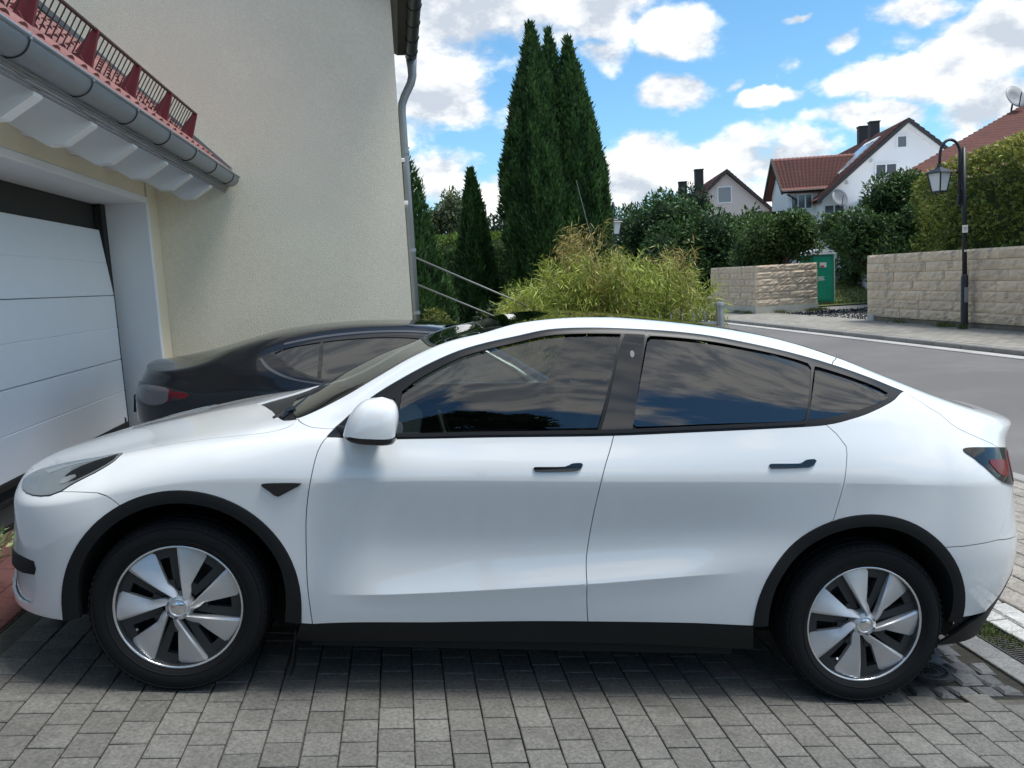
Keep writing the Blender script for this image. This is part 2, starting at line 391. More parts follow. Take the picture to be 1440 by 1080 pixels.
lstrip = sheet('sett_strip', 4.135, 4.42, -6, 9, -.02, M['sand'])
for j in range(-4, 22):
    for i in range(2):
        me = paver_mesh('light_sett', .13, .155, .06, .010, .007) if (i + j) % 3 else paver_mesh('light_sett', .132, .15, .06, .012, .009)
        me.materials.append(M['light_sett'])
        o = link('light_sett', me, lstrip); o.location = (4.212 + i * .142, j * .168 + .05 * i, flat + random.uniform(-.004, .004)); o.rotation_euler = (random.uniform(-.03, .03), random.uniform(-.03, .03), random.uniform(-.05, .05))
walk = sheet('pavement', 4.42, 6.36, -30, 60, -.016, M['sand'])
wm = [paver_mesh('beige_paver', .158, .236, .05, .006, .002) for _ in range(6)]
for q in wm: q.materials.append(M['walk'])
V, Fc, A = [], [], []
wc = []
for i in range(12):
    for j in range(-60, 120):
        wc.append((4.503 + i * .163, j * .242 + (.121 if i % 2 else 0)))
wn = sorted([c for c in wc if .2 < c[1] < 4.2 and c[0] - 4.4 < c[1] + .9], key=lambda c: (c[0] - CAM.x) ** 2 + (c[1] - CAM.y) ** 2)[:180]
wset = set(wn)
for x, y in wn:
    o = link('beige_paver', wm[random.randrange(6)], walk); o.location = (x, y, flat + random.uniform(-.003, .003)); o.rotation_euler = (random.uniform(-.012, .012), random.uniform(-.012, .012), 0)
for x, y in wc:
    if (x, y) in wset: continue
    n = len(V); zj = random.uniform(-.002, .002)
    hx, hy = .0785, .1175; g = random.uniform(.88, 1.1)
    for dx, dy, dz in ((-hx, -hy, -.03), (hx, -hy, -.03), (hx, hy, -.03), (-hx, hy, -.03), (-hx + .005, -hy + .005, 0), (hx - .005, -hy + .005, 0), (hx - .005, hy - .005, 0), (-hx + .005, hy - .005, 0)):
        V.append((x + dx, y + dy, flat + dz + zj)); A.append((.25 * g, .228 * g, .195 * g))
    Fc += [(n, n + 1, n + 5, n + 4), (n + 1, n + 2, n + 6, n + 5), (n + 2, n + 3, n + 7, n + 6), (n + 3, n, n + 4, n + 7), (n + 4, n + 5, n + 6, n + 7)]
tag(mesh_np('beige_paver', V, Fc, mat('beige_paver_far', (.3, .27, .22), .85, attr=True, fine=.2, bump=.3, bscale=120, bdist=.004), walk, attr=A), kind='stuff')
# near kerb, road, gutter stones, far kerb and pavement
kb = tag(MB().box((6.36, 30, flat - .05), (.02, 140, .05)).build('kerb', M['kerb']), kind='structure')
def mesh_of(b, m):
    o = b.build('tmp', m); me = o.data; bpy.data.objects.remove(o); return me
km = mesh_of(MB().box((0, 0, 0), (.17, .985, .12), None, .012), M['kerb'])
for j in range(-3, 40):
    o = link('kerb_stone', km, kb); o.location = (6.455, j * 1.0 + .3, flat - .052 + .004)
road = tag(MB().box((9.55, 140, flat - .06), (6.02, 700, .10)).build('road', M['asphalt']), kind='structure')
# gentle camber patch joints in the asphalt
gut = tag(MB().box((12.72, 60, flat - .055), (.32, 240, .10)).build('gutter', M['sand']), kind='structure')
gm = mesh_of(MB().box((0, 0, 0), (.30, .49, .06), None, .008), mat('gutter_stone', (.40, .385, .36), .85, var=.12, vscale=4, obj_var=.1, fine=.12))
for j in range(30, 150):
    o = link('gutter_stone', gm, gut); o.location = (12.72, j * .5 - 7, flat - .022)
fk = tag(MB().box((13.0, 60, flat - .06), (.12, 240, .16)).build('far_kerb', M['sand']), kind='structure')
fm = mesh_of(MB().box((0, 0, 0), (.16, .985, .22), None, .02), mat('far_kerb_stone', (.25, .24, .22), .85, var=.15, vscale=4, obj_var=.1, fine=.12))
for j in range(4, 80):
    o = link('kerb_stone', fm, fk); o.location = (13.0, j * 1.0, flat)
FW = flat + .105
fw = tag(MB().box((14.42, 50, flat - .05), (2.68, 260, .30)).build('far_pavement', M['far_walk']), kind='structure')
V, Fc, A = [], [], []
for i in range(13):
    for j in range(70):
        x, y = 13.19 + i * .2, 8.0 + j * .4 + (.2 if i % 2 else 0); n = len(V); g = random.uniform(.85, 1.12); zj = random.uniform(0, .004)
        hx, hy = .096, .196
        for dx, dy, dz in ((-hx, -hy, -.01), (hx, -hy, -.01), (hx, hy, -.01), (-hx, hy, -.01), (-hx + .006, -hy + .006, .008), (hx - .006, -hy + .006, .008), (hx - .006, hy - .006, .008), (-hx + .006, hy - .006, .008)):
            V.append((x + dx, y + dy, FW + dz + zj)); A.append((.28 * g, .262 * g, .225 * g))
        Fc += [(n, n + 1, n + 5, n + 4), (n + 1, n + 2, n + 6, n + 5), (n + 2, n + 3, n + 7, n + 6), (n + 3, n, n + 4, n + 7), (n + 4, n + 5, n + 6, n + 7)]
tag(mesh_np('walk_paver', V, Fc, mat('walk_paver', (.28, .26, .22), .88, attr=True, fine=.15), fw, attr=A), kind='stuff')
# gravel yard and lawn beyond the gateway
gr = tag(MB().box((21, 27, flat - .02), (10.6, 10, .20)).build('gravel_yard', M['gravel']), kind='structure')
pv = RNG.uniform((15.9, 22.2, 0), (22, 29, 0), (2600, 3)); V, Fc, A = [], [], []
for x, y, _ in pv:
    r = random.uniform(.02, .055); n = len(V); z = flat + .085; g = random.uniform(.32, .62)
    for k in range(4):
        a = k * math.pi / 2 + random.random(); V.append((x + r * math.cos(a), y + r * math.sin(a), z - .01)); A.append((g, g * .97, g * .9))
    V.append((x, y, z + r * .9)); A.append((g, g * .97, g * .9))
    Fc += [(n, n + 1, n + 4), (n + 1, n + 2, n + 4), (n + 2, n + 3, n + 4), (n + 3, n, n + 4)]
tag(mesh_np('pebbles', V, Fc, mat('pebble', (.3, .3, .28), .9, attr=True)), kind='stuff')

# ------------------------------------------------------------------ house and garage on the left
M['render_wall'] = mat('rough_render', (.86, .785, .62), .92, var=.045, vscale=1.2, bump=.85, bscale=85, bdist=.013, detail=8, fine=.07, fscale=42, stain=(.55, (.82, .75, .60), .5, .75))
M['smooth_wall'] = mat('smooth_render', (.78, .695, .52), .9, var=.03, vscale=2, bump=.3, bscale=120, bdist=.004)
M['white_paint'] = mat('white_paint', (.72, .73, .72), .6, var=.03, vscale=3, bump=.1, bscale=60)
M['frame_white'] = mat('white_render', (.80, .815, .82), .75, var=.02, vscale=3, bump=.2, bscale=100, bdist=.004)
M['door_white'] = mat('door_white', (.74, .775, .80), .45, var=.015, vscale=3, bump=.25, bscale=180, bdist=.002)
M['rubber_and_shade'] = mat('rubber_and_shade', (.012, .012, .012), .7)
M['dark_metal'] = mat('dark_metal', (.03, .032, .035), .45, metal=.4)
M['red_plastic'] = mat('red_coated_metal', (.16, .022, .028), .5, var=.1, vscale=6)
M['guard_bar'] = mat('guard_bar', (.05, .025, .022), .5)
M['clay'] = mat('clay_tile', (.185, .080, .072), .8, var=.2, vscale=14, obj_var=.18, bump=.3, bscale=90, fine=.15)
M['lead'] = mat('lead_flashing', (.20, .21, .21), .6, metal=.3, var=.15, vscale=5)
M['dark_brown'] = mat('dark_board', (.035, .03, .028), .6, var=.2, vscale=5)
M['grey_board'] = mat('grey_board', (.20, .195, .185), .7, var=.08, vscale=4)
YW = 5.94
house = empty('house', (0, YW, gz(0)), label='tall cream rendered house wall behind the dark car, with zinc downspout at its corner', cat='house')
def hp(b, name, m, parent=house, **k):                       # build in world coordinates, then attach
    o = b.build(name, m, parent, **k)
    o.matrix_parent_inverse = Matrix.Translation(-Vector(parent.location)) if parent.type == 'EMPTY' else Matrix.Identity(4)
    return o
# the wall is a finely divided sheet with the real unevenness of scraped render
def render_wall(name, x0, x1, y0, y1, z0, z1, m, parent):
    return hp(MB().box(((x0 + x1) / 2, (y0 + y1) / 2, (z0 + z1) / 2), (x1 - x0, y1 - y0, z1 - z0)), name, m, parent)
render_wall('wall', -9, 1.14, YW, 8.75, -.6, 4.62, M['render_wall'], house)
gab = hp(MB().prism([(-9, 4.62), (1.14, 4.62), (-3.93, 9.5)], 'y', YW, 8.75), 'gable', M['render_wall'])
hp(MB().prism([(1.142, 4.60), (1.215, 4.56), (1.215, 4.70), (1.142, 4.74)], 'y', YW - .3, 8.2), 'verge_board', M['grey_board'])
hp(MB().prism([(1.217, 4.60), (1.34, 4.60), (1.34, 4.63), (1.217, 4.63)], 'y', YW - .35, 8.35), 'soffit', M['dark_brown'])  # dark colour stands for the shade under the eave
hp(MB().prism([(1.45, 4.70), (1.45, 4.80), (-3.93, 9.98), (-9.3, 4.80), (-9.3, 4.70), (-3.93, 9.85)], 'y', YW - .35, 8.6), 'roof', M['clay'])
g = MB(); R0 = .078
gx, gzv = 1.395, 4.60
pr_ = [(R0 * math.cos(a), R0 * math.sin(a)) for a in np.linspace(math.pi, 2 * math.pi, 13)]
prf = [(gx + x, gzv + z) for x, z in pr_] + [(gx + x * .95, gzv + z * .95) for x, z in reversed(pr_)]
g.prism(prf, 'y', 4.6, 8.42); gutter = hp(g, 'gutter', mat('dark_zinc', (.045, .05, .055), .45, metal=.4, var=.1, vscale=3), angle=40)
for k in range(6):
    yy = 5.0 + .62 * k
    b = MB().tube([(gx + R0 * 1.05 * math.cos(a), yy, gzv + R0 * 1.05 * math.sin(a)) for a in np.linspace(math.pi, 2 * math.pi, 12)], .006, 5)
    b.build('gutter_bracket', M['dark_metal'], gutter)
yd = 8.36
dpath = [(gx, yd, gzv - .06), (gx, yd, gzv - .15), (gx - .003, yd, gzv - .27), (gx - .03, yd, gzv - .36), (gx - .12, yd, gzv - .52), (gx - .165, yd, gzv - .63), (gx - .172, yd, gzv - .74), (gx - .172, yd, 3.0), (gx - .172, yd, .2)]
dp = hp(MB().tube(dpath, [.075, .062, .058, .056, .055, .055, .053, .053, .053], 14), 'downspout', M['zinc'], smooth=True)
for zz in (3.35, 2.05, 1.2): MB().lathe([(.055, -.022), (.061, -.022), (.061, .022), (.055, .022)], 14, close=True).xf(Matrix.Translation((gx - .172, yd, zz))).build('pipe_clip', M['zinc'], dp, angle=30)
for zz, yy in ((3.16, 7.9), (2.60, 7.6)):
    sill = hp(MB().box((1.17, yy, zz), (.07, .35, .05), None, .006), 'window_sill', M['white_paint'])
hp(MB().box((1.165, 7.75, 2.88), (.022, .32, .48), None, .004), 'shutter', M['dark_brown'])

# garage
XW, XD = -1.40, -1.75
gar = empty('garage', (XW, 3, gz(XW)), label='cream garage with a white sectional door under a tiled eave and zinc gutter', cat='garage')
G = lambda b, name, m, parent=gar, **k: hp(b, name, m, parent, **k)
YJ = 5.515; ZL = 2.53
G(MB().box((XW - .20, 5.758, 1.4), (.40, .354, 3.0)), 'wall', M['smooth_wall'])
G(MB().box((XW - .20, 1.2, 2.75 + .06), (.40, 8.63, .42)), 'lintel_wall', M['smooth_wall'])
# white smooth frame: a raised band round the opening and its deep reveal
G(MB().box((XW - .29, YJ + .032, 1.30), (.60, .062, 2.50), None, .008), 'door_frame', M['frame_white'])
G(MB().box((XW - .29, 1.2, ZL + .035), (.60, 8.69, .065), None, .008), 'door_frame', M['frame_white'])
# reveal faces
G(MB().box((XD - .06, 5.45, 1.35), (.05, .125, 2.4)), 'side_track', M['rubber_and_shade'])
G(MB().prism([(5.515, 2.5), (5.515, .2), (5.475, .2), (5.45, 1.5), (5.36, 2.5)], 'x', XD - .10, XD - .075), 'track_cover', M['dark_metal'])
G(MB().box((XD - .125, 1.2, 2.385), (.04, 8.6, .29)), 'head_gap', M['rubber_and_shade'])  # black slab standing in for the dark gap above the door
G(MB().box((XD - 1.2, 1.2, 1.35), (.05, 8.6, 2.6)), 'interior', M['rubber_and_shade'])  # black sheet standing in for the unlit garage interior
dr = G(MB().box((XD - .045, 1.3, 1.02), (.012, 8.24, 1.3)), 'garage_door', M['rubber_and_shade'])
def section(z0, z1, tilt=0.0):
    b = MB(); y0, y1 = -3.0, 5.372; zm = (z0 + z1) / 2
    P = [(0, z0 + .004), (.0, z1 - .004), (-.03, z1 - .004), (-.03, z0 + .004)]
    # outline with a shallow V groove across the middle
    prof = [(-.004, z0 + .003), (0, z0 + .009), (0, zm - .007), (-.006, zm), (0, zm + .007), (0, z1 - .009), (-.004, z1 - .003), (-.03, z1 - .003), (-.03, z0 + .003)]
    prof = [(XD + x - (z - z0) * tilt, z) for x, z in prof]
    v = [(x, y0, z) for x, z in prof] + [(x, y1, z) for x, z in prof]; n = len(prof)
    b.add(v, [tuple(range(n)), tuple(range(2 * n - 1, n - 1, -1))] + [(i, i + n, (i + 1) % n + n, (i + 1) % n) for i in range(n)])
    return b
for z0, z1, tl in ((.392, 1.019, 0), (1.019, 1.646, 0), (1.646, 2.285, .11)):
    section(z0, z1, tl).build('panel', M['door_white'], dr)
MB().box((XD - .012, 1.19, .365), (.03, 8.36, .05), None, .004).build('bottom_seal', M['rubber_and_shade'], dr)
G(MB().box((-1.66, 1.3, .195), (.19, 8.2, .05), Matrix.Rotation(SLOPE, 3, 'Y')), 'door_shade_strip', M['rubber_and_shade'])  # black strip added for the darkness seen below the raised door
G(MB().box((-2.3, 1.3, .235), (1.06, 8.2, .05)), 'garage_floor', M['rubber_and_shade'])  # floor coloured black to stand for the shade inside
lk = MB().lathe([(0, .006), (.012, .006), (.018, .004), (.022, 0)], 16, 'x').xf(Matrix.Translation((XD, 5.30, .415)) @ Matrix.Scale(1.8, 4, (0, 0, 1))).build('handle', M['dark_metal'], dr, angle=40)
MB().box((XD + .009, 5.30, .418), (.006, .007, .045), None, .002).build('handle_grip', M['zinc'], dr)
# eave: rafters, fascia, roof, gutter
for k in range(7):
    yy = 5.205 - .80 * k
    prof = [(XW + .0, 2.92), (XW + .0, 2.72), (-1.20, 2.675), (-.96, 2.515), (-.865, 2.520), (-.705, 2.622), (-.70, 2.63), (-.70, 2.66), (-.74, 2.70), (-.95, 2.89)]
    G(MB().prism([(x, z) for x, z in prof], 'y', yy - .055, yy + .055), 'rafter', M['white_paint'])
G(MB().prism([(XW, 3.44), (-.75, 2.77), (-.75, 2.75), (XW, 3.42)], 'y', -3, YW), 'sarking', M['white_paint'])
for k in range(4): G(MB().box((-.700 + .011 * k, 1.45, 2.648 + .016 * k), (.010, 8.9, .012)), 'vent_slat', M['grey_board'])
e = G(MB().prism([(-2.6, 4.80), (-.66, 2.80), (-.66, 2.76), (-2.6, 4.74)], 'y', -3, YW - .01), 'roof', M['dark_brown'])
def tile_mesh():
    b = MB(); v = []; w, l = .215, .30
    xs_ = np.linspace(-w / 2, w / 2, 7)
    for x, h in zip(xs_, (.0, .022, .032, .026, .010, .0, .004)):
        v += [(-l / 2, x, h), (l / 2, x, h + .006), (l / 2, x, h - .012)]
    f = []
    for i in range(6): f += [(i * 3, i * 3 + 1, i * 3 + 4, i * 3 + 3), (i * 3 + 1, i * 3 + 2, i * 3 + 5, i * 3 + 4)]
    b.add(v, f); me = bpy.data.meshes.new('tile'); me.from_pydata(b.v, [], b.f); me.materials.append(M['clay'])
    for p in me.polygons: p.use_smooth = True
    me.set_sharp_from_angle(angle=math.radians(50)); return me
tm = tile_mesh()
for r in range(7):
    for c in range(36):
        s = .10 + r * .255
        o = link('tile', tm, e); o.location = (-.645 - s * .7071, YW - .14 - c * .212, 2.825 + s * .7071 + .012)
        o.rotation_euler = (0, math.radians(45 - 3), 0)
# flashing along the house wall
G(MB().prism([(-.62, 2.83), (-.62, 2.90), (-2.6, 4.88), (-2.6, 4.81)], 'y', YW - .10, YW - .004), 'flashing', M['lead'])
g = MB(); R1 = .088; gx, gzv = -.638, 2.792
arc = [(math.cos(a), math.sin(a)) for a in np.linspace(math.pi * .98, 2 * math.pi, 15)]
prf = [(gx + R1 * x, gzv + R1 * z) for x, z in arc] + [(gx + R1 * .95 * x, gzv + R1 * .95 * z) for x, z in reversed(arc)]
g.prism(prf, 'y', -2.6, 5.90); gut2 = G(g, 'gutter', M['zinc'], angle=40)
MB().tube([(gx + R1 + .003, -2.6, gzv + .004), (gx + R1 + .003, 5.9, gzv + .004)], .011, 8).build('bead', M['zinc'], gut2, smooth=True)
MB().prism([(gx + R1 * x, gzv + R1 * z) for x, z in arc], 'y', 5.88, 5.905).build('end_cap', M['zinc'], gut2)
for k in range(9):
    yy = 5.60 - .805 * k
    MB().tube([(gx + R1 * 1.03 * x, yy, gzv + R1 * 1.03 * z) for x, z in arc], .005, 5).build('bracket', M['dark_metal'], gut2)
    MB().box((gx + R1 + .006, yy, gzv + .002), (.012, .022, .035), None, .003).build('bracket_clip', M['zinc'], gut2)
MB().box((-.72, 1.5, 2.745), (.014, 8.8, .05)).build('eave_flashing', M['zinc'], gut2)
# snow guard standing on the tiles
sg = empty('snow_guard', (-.80, 3, 2.99), label='dark red snow guard railing standing along the garage eave above the gutter', cat='snow guard')
py_ = [5.39 - .92 * k for k in range(9)]
for yy in py_:
    poly = [(-.70, 2.93), (-.80, 3.37), (-.835, 3.37), (-.92, 3.16)]
    f = [(-.885, 3.045), (-.86, 3.14), (-.80, 3.345), (-.815, 3.365), (-.835, 3.355), (-.955, 3.22), (-1.03, 3.195)]
    ob = hp(MB().prism([(x, z) for x, z in f], 'y', yy - .014, yy + .014), 'support', M['red_plastic'], sg)
    MB().box((-.925, yy - .017, 3.15), (.03, .01, .075), Matrix.Rotation(math.radians(-20), 3, 'Y'), .003).build('rib', M['red_plastic'], ob)
for a_, b_ in zip(py_[:-1], py_[1:]):
    hp(MB().box((-.82, (a_ + b_) / 2, 3.35), (.024, .90, .020), None, .004), 'top_rail', M['guard_bar'], sg)
    hp(MB().box((-.945, (a_ + b_) / 2, 3.135), (.020, .90, .016), None, .004), 'bottom_rail', M['red_plastic'], sg)
    for k in range(1, 11):
        yy = a_ + (b_ - a_) * k / 11
        hp(MB().tube([(-.945, yy, 3.135), (-.82, yy, 3.345)], .0048, 5), 'bar', M['guard_bar'], sg)
# stair handrails beside the house
M['grey_pipe'] = mat('grey_pipe', (.16, .17, .17), .5, metal=.3)
hr = empty('handrail', (1.3, 8.75, .2), label='pair of thin galvanised handrail pipes sloping down beside the house wall', cat='handrail')
M['galv'] = mat('galvanised_steel', (.36, .37, .37), .4, metal=.6, var=.1, vscale=8)
for p in ([(1.2, 8.8, 2.0), (2.75, 8.8, 1.23), (2.9, 8.8, 1.1)], [(1.2, 8.8, 1.62), (2.2, 8.8, 1.14), (2.9, 8.8, .8)]):
    hp(MB().tube(p, .013, 8), 'rail_pipe', M['grey_pipe'], hr, smooth=True)
for x, z in ((2.85, 1.15), (1.24, 2.0)): hp(MB().tube([(x, 8.8, -.5), (x, 8.8, z)], .019, 8), 'post', M['galv'], hr, smooth=True)

# ------------------------------------------------------------------ across the road
M['stone'] = mat('split_stone', (.66, .525, .375), .9, var=.14, vscale=4, obj_var=.10, fine=.10, bump=.7, bscale=11, bdist=.05, stain=(3.0, (.42, .345, .27), .50, .72))
M['stone_base'] = mat('wall_footing', (.52, .49, .41), .9, var=.2, vscale=2, bump=.3, bscale=40)
M['mortar'] = mat('mortar', (.46, .39, .30), .95, var=.1)
M['moss'] = mat('dark_plinth', (.17, .15, .115), .95, var=.3, vscale=4, bump=.4, bscale=30)
def stone_block(L, H, D, rnd, chamf=.02):
    """rough split-face block, front at -y, centred in x and z"""
    nx, nz = max(3, int(L / .11)), 4; v = []; f = []
    off = rnd.uniform(0, 9)
    for j in range(nz + 1):
        for i in range(nx + 1):
            x = -L / 2 + L * i / nx; z = -H / 2 + H * j / nz
            e = min(i, nx - i, j, nz - j)
            d = -D / 2 + (0.006 if e == 0 else -rnd.uniform(.0, .040))
            if e: x += rnd.uniform(-.025, .025); z += rnd.uniform(-.015, .015)
            v.append((x, d, z))
    W = nx + 1
    for j in range(nz):
        for i in range(nx): f.append((j * W + i, j * W + i + 1, (j + 1) * W + i + 1, (j + 1) * W + i))
    n = len(v); v += [(-L / 2, D / 2, -H / 2), (L / 2, D / 2, -H / 2), (L / 2, D / 2, H / 2), (-L / 2, D / 2, H / 2)]
    f += [tuple([n, n + 1] + [i for i in range(W - 1, -1, -1)]), tuple([n + 3] + [nz * W + i for i in range(W)] + [n + 2]),
          tuple([n, *[j * W for j in range(nz + 1)], n + 3]), tuple([n + 1, n + 2, *[j * W + nx for j in range(nz, -1, -1)]])]
    me = bpy.data.meshes.new('stone'); me.from_pydata(v, [], f); me.materials.append(M['stone']); me.validate()
    bm = bmesh.new(); bm.from_mesh(me); bmesh.ops.recalc_face_normals(bm, faces=bm.faces); bm.to_mesh(me); bm.free(); return me
rs = random.Random(11)
lens = [.62, .80, .98, 1.2, 1.45]
blocks = {(L, k): stone_block(L - .012, .262, .20, rs) for L in lens for k in range(5)}
def stone_run(parent, p0, ang, length, z0, rows, first_off=True):
    """rows of blocks along a line that starts at p0; the face looks to the right-hand side of the line turned by ang"""
    c, s = math.cos(ang), math.sin(ang)
    for r in range(rows):
        x = 0; 
        while x < length - .15:
            L = rs.choice(lens); L = L if x + L < length - .3 else None
            if L is None:
                rest = length - x; L = min(lens, key=lambda q: abs(q - rest)); sc = rest / L
            else: sc = 1
            o = link('stone', blocks[(L, rs.randrange(5))], parent)
            cx = x + L * sc / 2; dy = rs.uniform(-.012, .012)
            o.location = (p0[0] + c * cx - s * dy, p0[1] + s * cx + c * dy, z0 + .27 * r + .135)
            o.rotation_euler = (0, 0, ang); o.scale = (sc, 1, 1)
            x += L * sc
flat = gz(10)
wr = empty('stone_wall', (15.72, 14, FW), label='long pale split stone garden wall behind the street lamp', cat='wall')
wp = lambda b, name, m, parent, **k: hp(b, name, m, parent, **k)
class _W: pass
core = wp(MB().box((15.86, 12.95, .66), (.30, 17.8, 2.06)), 'core', M['mortar'], wr)
wp(MB().box((15.72, 12.95, -.31), (.12, 17.9, .22), None, .01), 'plinth', M['moss'], wr)
wp(MB().box((15.70, 21.72, -.31), (.20, .34, .36), None, .01), 'corner_stone', M['light_sett'], wr)
stone_run(core, (15.72, 21.92), -math.pi / 2, 18.0, -.20, 7)
wl_ = empty('stone_wall', (15.1, 29.1, FW), label='shorter pale stone wall with a light footing, left of the green portable toilet', cat='wall')
core = wp(MB().prism([(15.22, 29.32), (17.6, 29.32), (17.6, 29.2), (15.1, 29.2), (15.1, 34), (15.22, 34)], 'z', -.4, 1.49), 'core', M['mortar'], wl_)
wp(MB().prism([(14.99, 29.0), (17.62, 29.0), (17.62, 29.35), (15.3, 29.35), (15.3, 34), (14.99, 34)], 'z', -.55, -.06), 'footing', M['stone_base'], wl_)
stone_run(core, (15.02, 29.13), 0, 2.58, -.06, 6)
stone_run(core, (15.13, 34.0), -math.pi / 2, 4.85, -.06, 6)

# street lamps
M['lamp_black'] = mat('lamp_black', (.022, .024, .028), .45, metal=.2, var=.1)
M['lamp_glass'] = mat('opal_glass', (.72, .73, .72), .25)
M['sticker'] = mat('paper_sticker', (.75, .75, .72), .6)
M['grey_box'] = mat('grey_box', (.22, .24, .245), .5)
def street_lamp(label, loc, lean=0.0, full=True):
    r = empty('street_lamp', loc, 0, label, 'street lamp', 'old style street lamps'); H = 4.55
    MB().tube([(0, 0, -.2), (0, 0, 1.30), (0, 0, 1.34), (0, 0, 1.38)], [.088, .088, .08, .06], 12).build('base_post', M['lamp_black'], r, angle=40)
    p = MB().tube([(0, 0, 1.34), (-.06, 0, H)], [.058, .052], 12).build('post', M['lamp_black'], r, smooth=True)
    c = [(-.16, 0, 3.2), (-.16, 0, 4.35)] + [(-.43 + .27 * math.cos(a), 0, 4.40 + .36 * math.sin(a)) for a in np.linspace(0, math.pi, 14)] + [(-.71, 0, 4.30), (-.715, 0, 4.15)]
    arm = MB().tube(c, [.045] * 2 + [.036] * 14 + [.034, .03], 10).build('arm', M['lamp_black'], r, smooth=True)
    for z in (3.35, 4.30): MB().box((-.11, 0, z), (.16, .05, .07), None, .006).build('clamp', M['lamp_black'], arm)
    MB().prism([(-.23, 3.14), (-.09, 3.14), (-.09, 3.55), (-.20, 3.42)], 'y', -.028, .028).build('gusset', M['lamp_black'], arm)
    x0, zt, zb = -.715, 3.98, 3.50
    hood = MB().lathe([(.02, 4.20), (.05, 4.16), (.06, 4.10), (.12, 4.06), (.30, 3.99), (.345, 3.955), (.345, 3.94), (.28, 3.955), (.0, 3.955)], 4, 'z').xf(Matrix.Translation((x0, 0, 0)) @ Matrix.Rotation(math.radians(62), 4, 'Z')).build('hood', M['lamp_black'], r)
    lan = MB().lathe([(.0, zt - .03), (.265, zt - .03), (.165, zb), (.0, zb)], 4, 'z').xf(Matrix.Translation((x0, 0, 0)) @ Matrix.Rotation(math.radians(62), 4, 'Z')).build('lantern_glass', M['lamp_glass'], r)
    for k in range(4):
        a = math.radians(62 + 90 * k); MB().tube([(x0 + .272 * math.cos(a), .272 * math.sin(a), zt - .02), (x0 + .172 * math.cos(a), .172 * math.sin(a), zb)], .018, 6).build('lantern_bar', M['lamp_black'], r)
    MB().lathe([(.0, zb + .01), (.19, zb + .01), (.19, zb - .025), (.0, zb - .03)], 4, 'z').xf(Matrix.Translation((x0, 0, 0)) @ Matrix.Rotation(math.radians(62), 4, 'Z')).build('lantern_base', M['lamp_black'], r)
    if full:
        MB().box((-.045, -.062, 2.53), (.145, .012, .19), Matrix.Rotation(math.radians(0), 3, 'Z')).build('notice', M['sticker'], p)
        for z, w in ((2.57, .08), (2.54, .10), (2.50, .06)): MB().box((-.045, -.0695, z), (w, .002, .012)).build('notice_print', M['grey_box'], p)
        MB().box((-.025, -.058, 1.98), (.06, .012, .05)).build('tag_plate', M['sticker'], p)
        MB().box((-.01, -.09, .86), (.105, .02, .38), None, .004).build('inspection_door', M['grey_box'], r)
    return r
street_lamp('black street lamp with curved arm and white lantern before the long stone wall', (15.40, 16.9, FW + .02))
street_lamp('far street lamp whose white lantern shows above the bamboo', (9.73, 30.7, -.40), full=False).rotation_euler = (0, 0, math.radians(84))

# portable toilet
M['green'] = mat('green_plastic', (.006, .27, .165), .42, var=.05, vscale=3)
M['grn_edge'] = mat('pale_edge', (.45, .55, .50), .5)
M['white_plastic'] = mat('white_plastic', (.80, .82, .82), .4)
M['dark_base'] = mat('dark_base', (.02, .03, .028), .7)
pt = empty('portable_toilet', (19.62, 33.0, -.30), math.radians(-4), 'green portable toilet with a white domed roof behind the stone wall', 'portable toilet')
MB().box((0, 0, 1.12), (1.12, 1.1, 2.12), None, .03).build('cabin', M['green'], pt)
MB().box((-.06, -.56, 1.12), (.78, .035, 1.9), None, .012).build('door', M['green'], pt)
MB().box((0, 0, .03), (1.15, 1.15, .10), None, .01).build('skid', M['dark_base'], pt)
MB().box((.535, -.555, 1.12), (.045, .035, 2.1), None, .008).build('edge_trim', M['grn_edge'], pt)
rf = [(.60 * math.cos(a), 2.18 + .24 * math.sin(a)) for a in np.linspace(0, math.pi, 12)]
MB().prism(rf, 'y', -.60, .60).build('roof', M['white_plastic'], pt, angle=40)
st = MB().box((.02, -.582, 1.72), (.30, .006, .22)).build('sticker', M['sticker'], pt); MB().box((-.02, -.586, 1.66), (.16, .004, .08)).build('sticker_print', mat('sticker_red', (.45, .04, .05), .5), st)
lg = MB()
for k, w in enumerate((.30, .24, .34)): lg.box((-.08, -.580, 1.20 - .065 * k), (w, .004, .03))
lg.build('lettering_panel', M['white_plastic'], pt)

# low garden wall and lawn deep in the yard
gw = empty('garden_wall', (21, 44, 0), label='low grey garden wall deep behind the gravel yard', cat='wall')
hp(MB().box((23, 43, .25), (9, .3, 1.3)), 'wall', mat('grey_block', (.27, .27, .27), .9, var=.2, vscale=2), gw)
hp(MB().box((24.7, 42.8, .35), (.9, .25, .8)), 'light_block', M['stone_base'], gw)

# metal fence with bollard post beside the bamboo
fn = empty('garden_fence', (5.2, 7.5, flat), label='thick zinc post with low pointed fence bars beside the bamboo', cat='fence')
q = hp(MB().tube([(5.235, 7.5, -.5), (5.235, 7.5, 1.05), (5.235, 7.5, 1.10)], [.052, .052, .05], 14), 'post', M['galv'], fn, angle=40)
MB().lathe([(.06, 1.07), (.064, 1.10), (.055, 1.125), (.0, 1.13)], 14).xf(Matrix.Translation((5.235, 7.5, 0))).build('post_cap', M['galv'], q, angle=40)
for z in (.86, .30): hp(MB().box((4.2, 7.5, z), (2.0, .02, .035)), 'rail', M['galv'], fn)
for k in range(13): hp(MB().tube([(5.02 - .155 * k, 7.5, -.3), (5.02 - .155 * k, 7.5, .98), (5.02 - .155 * k, 7.5, 1.03)], [.009, .009, .002], 6), 'bar', M['galv'], fn)
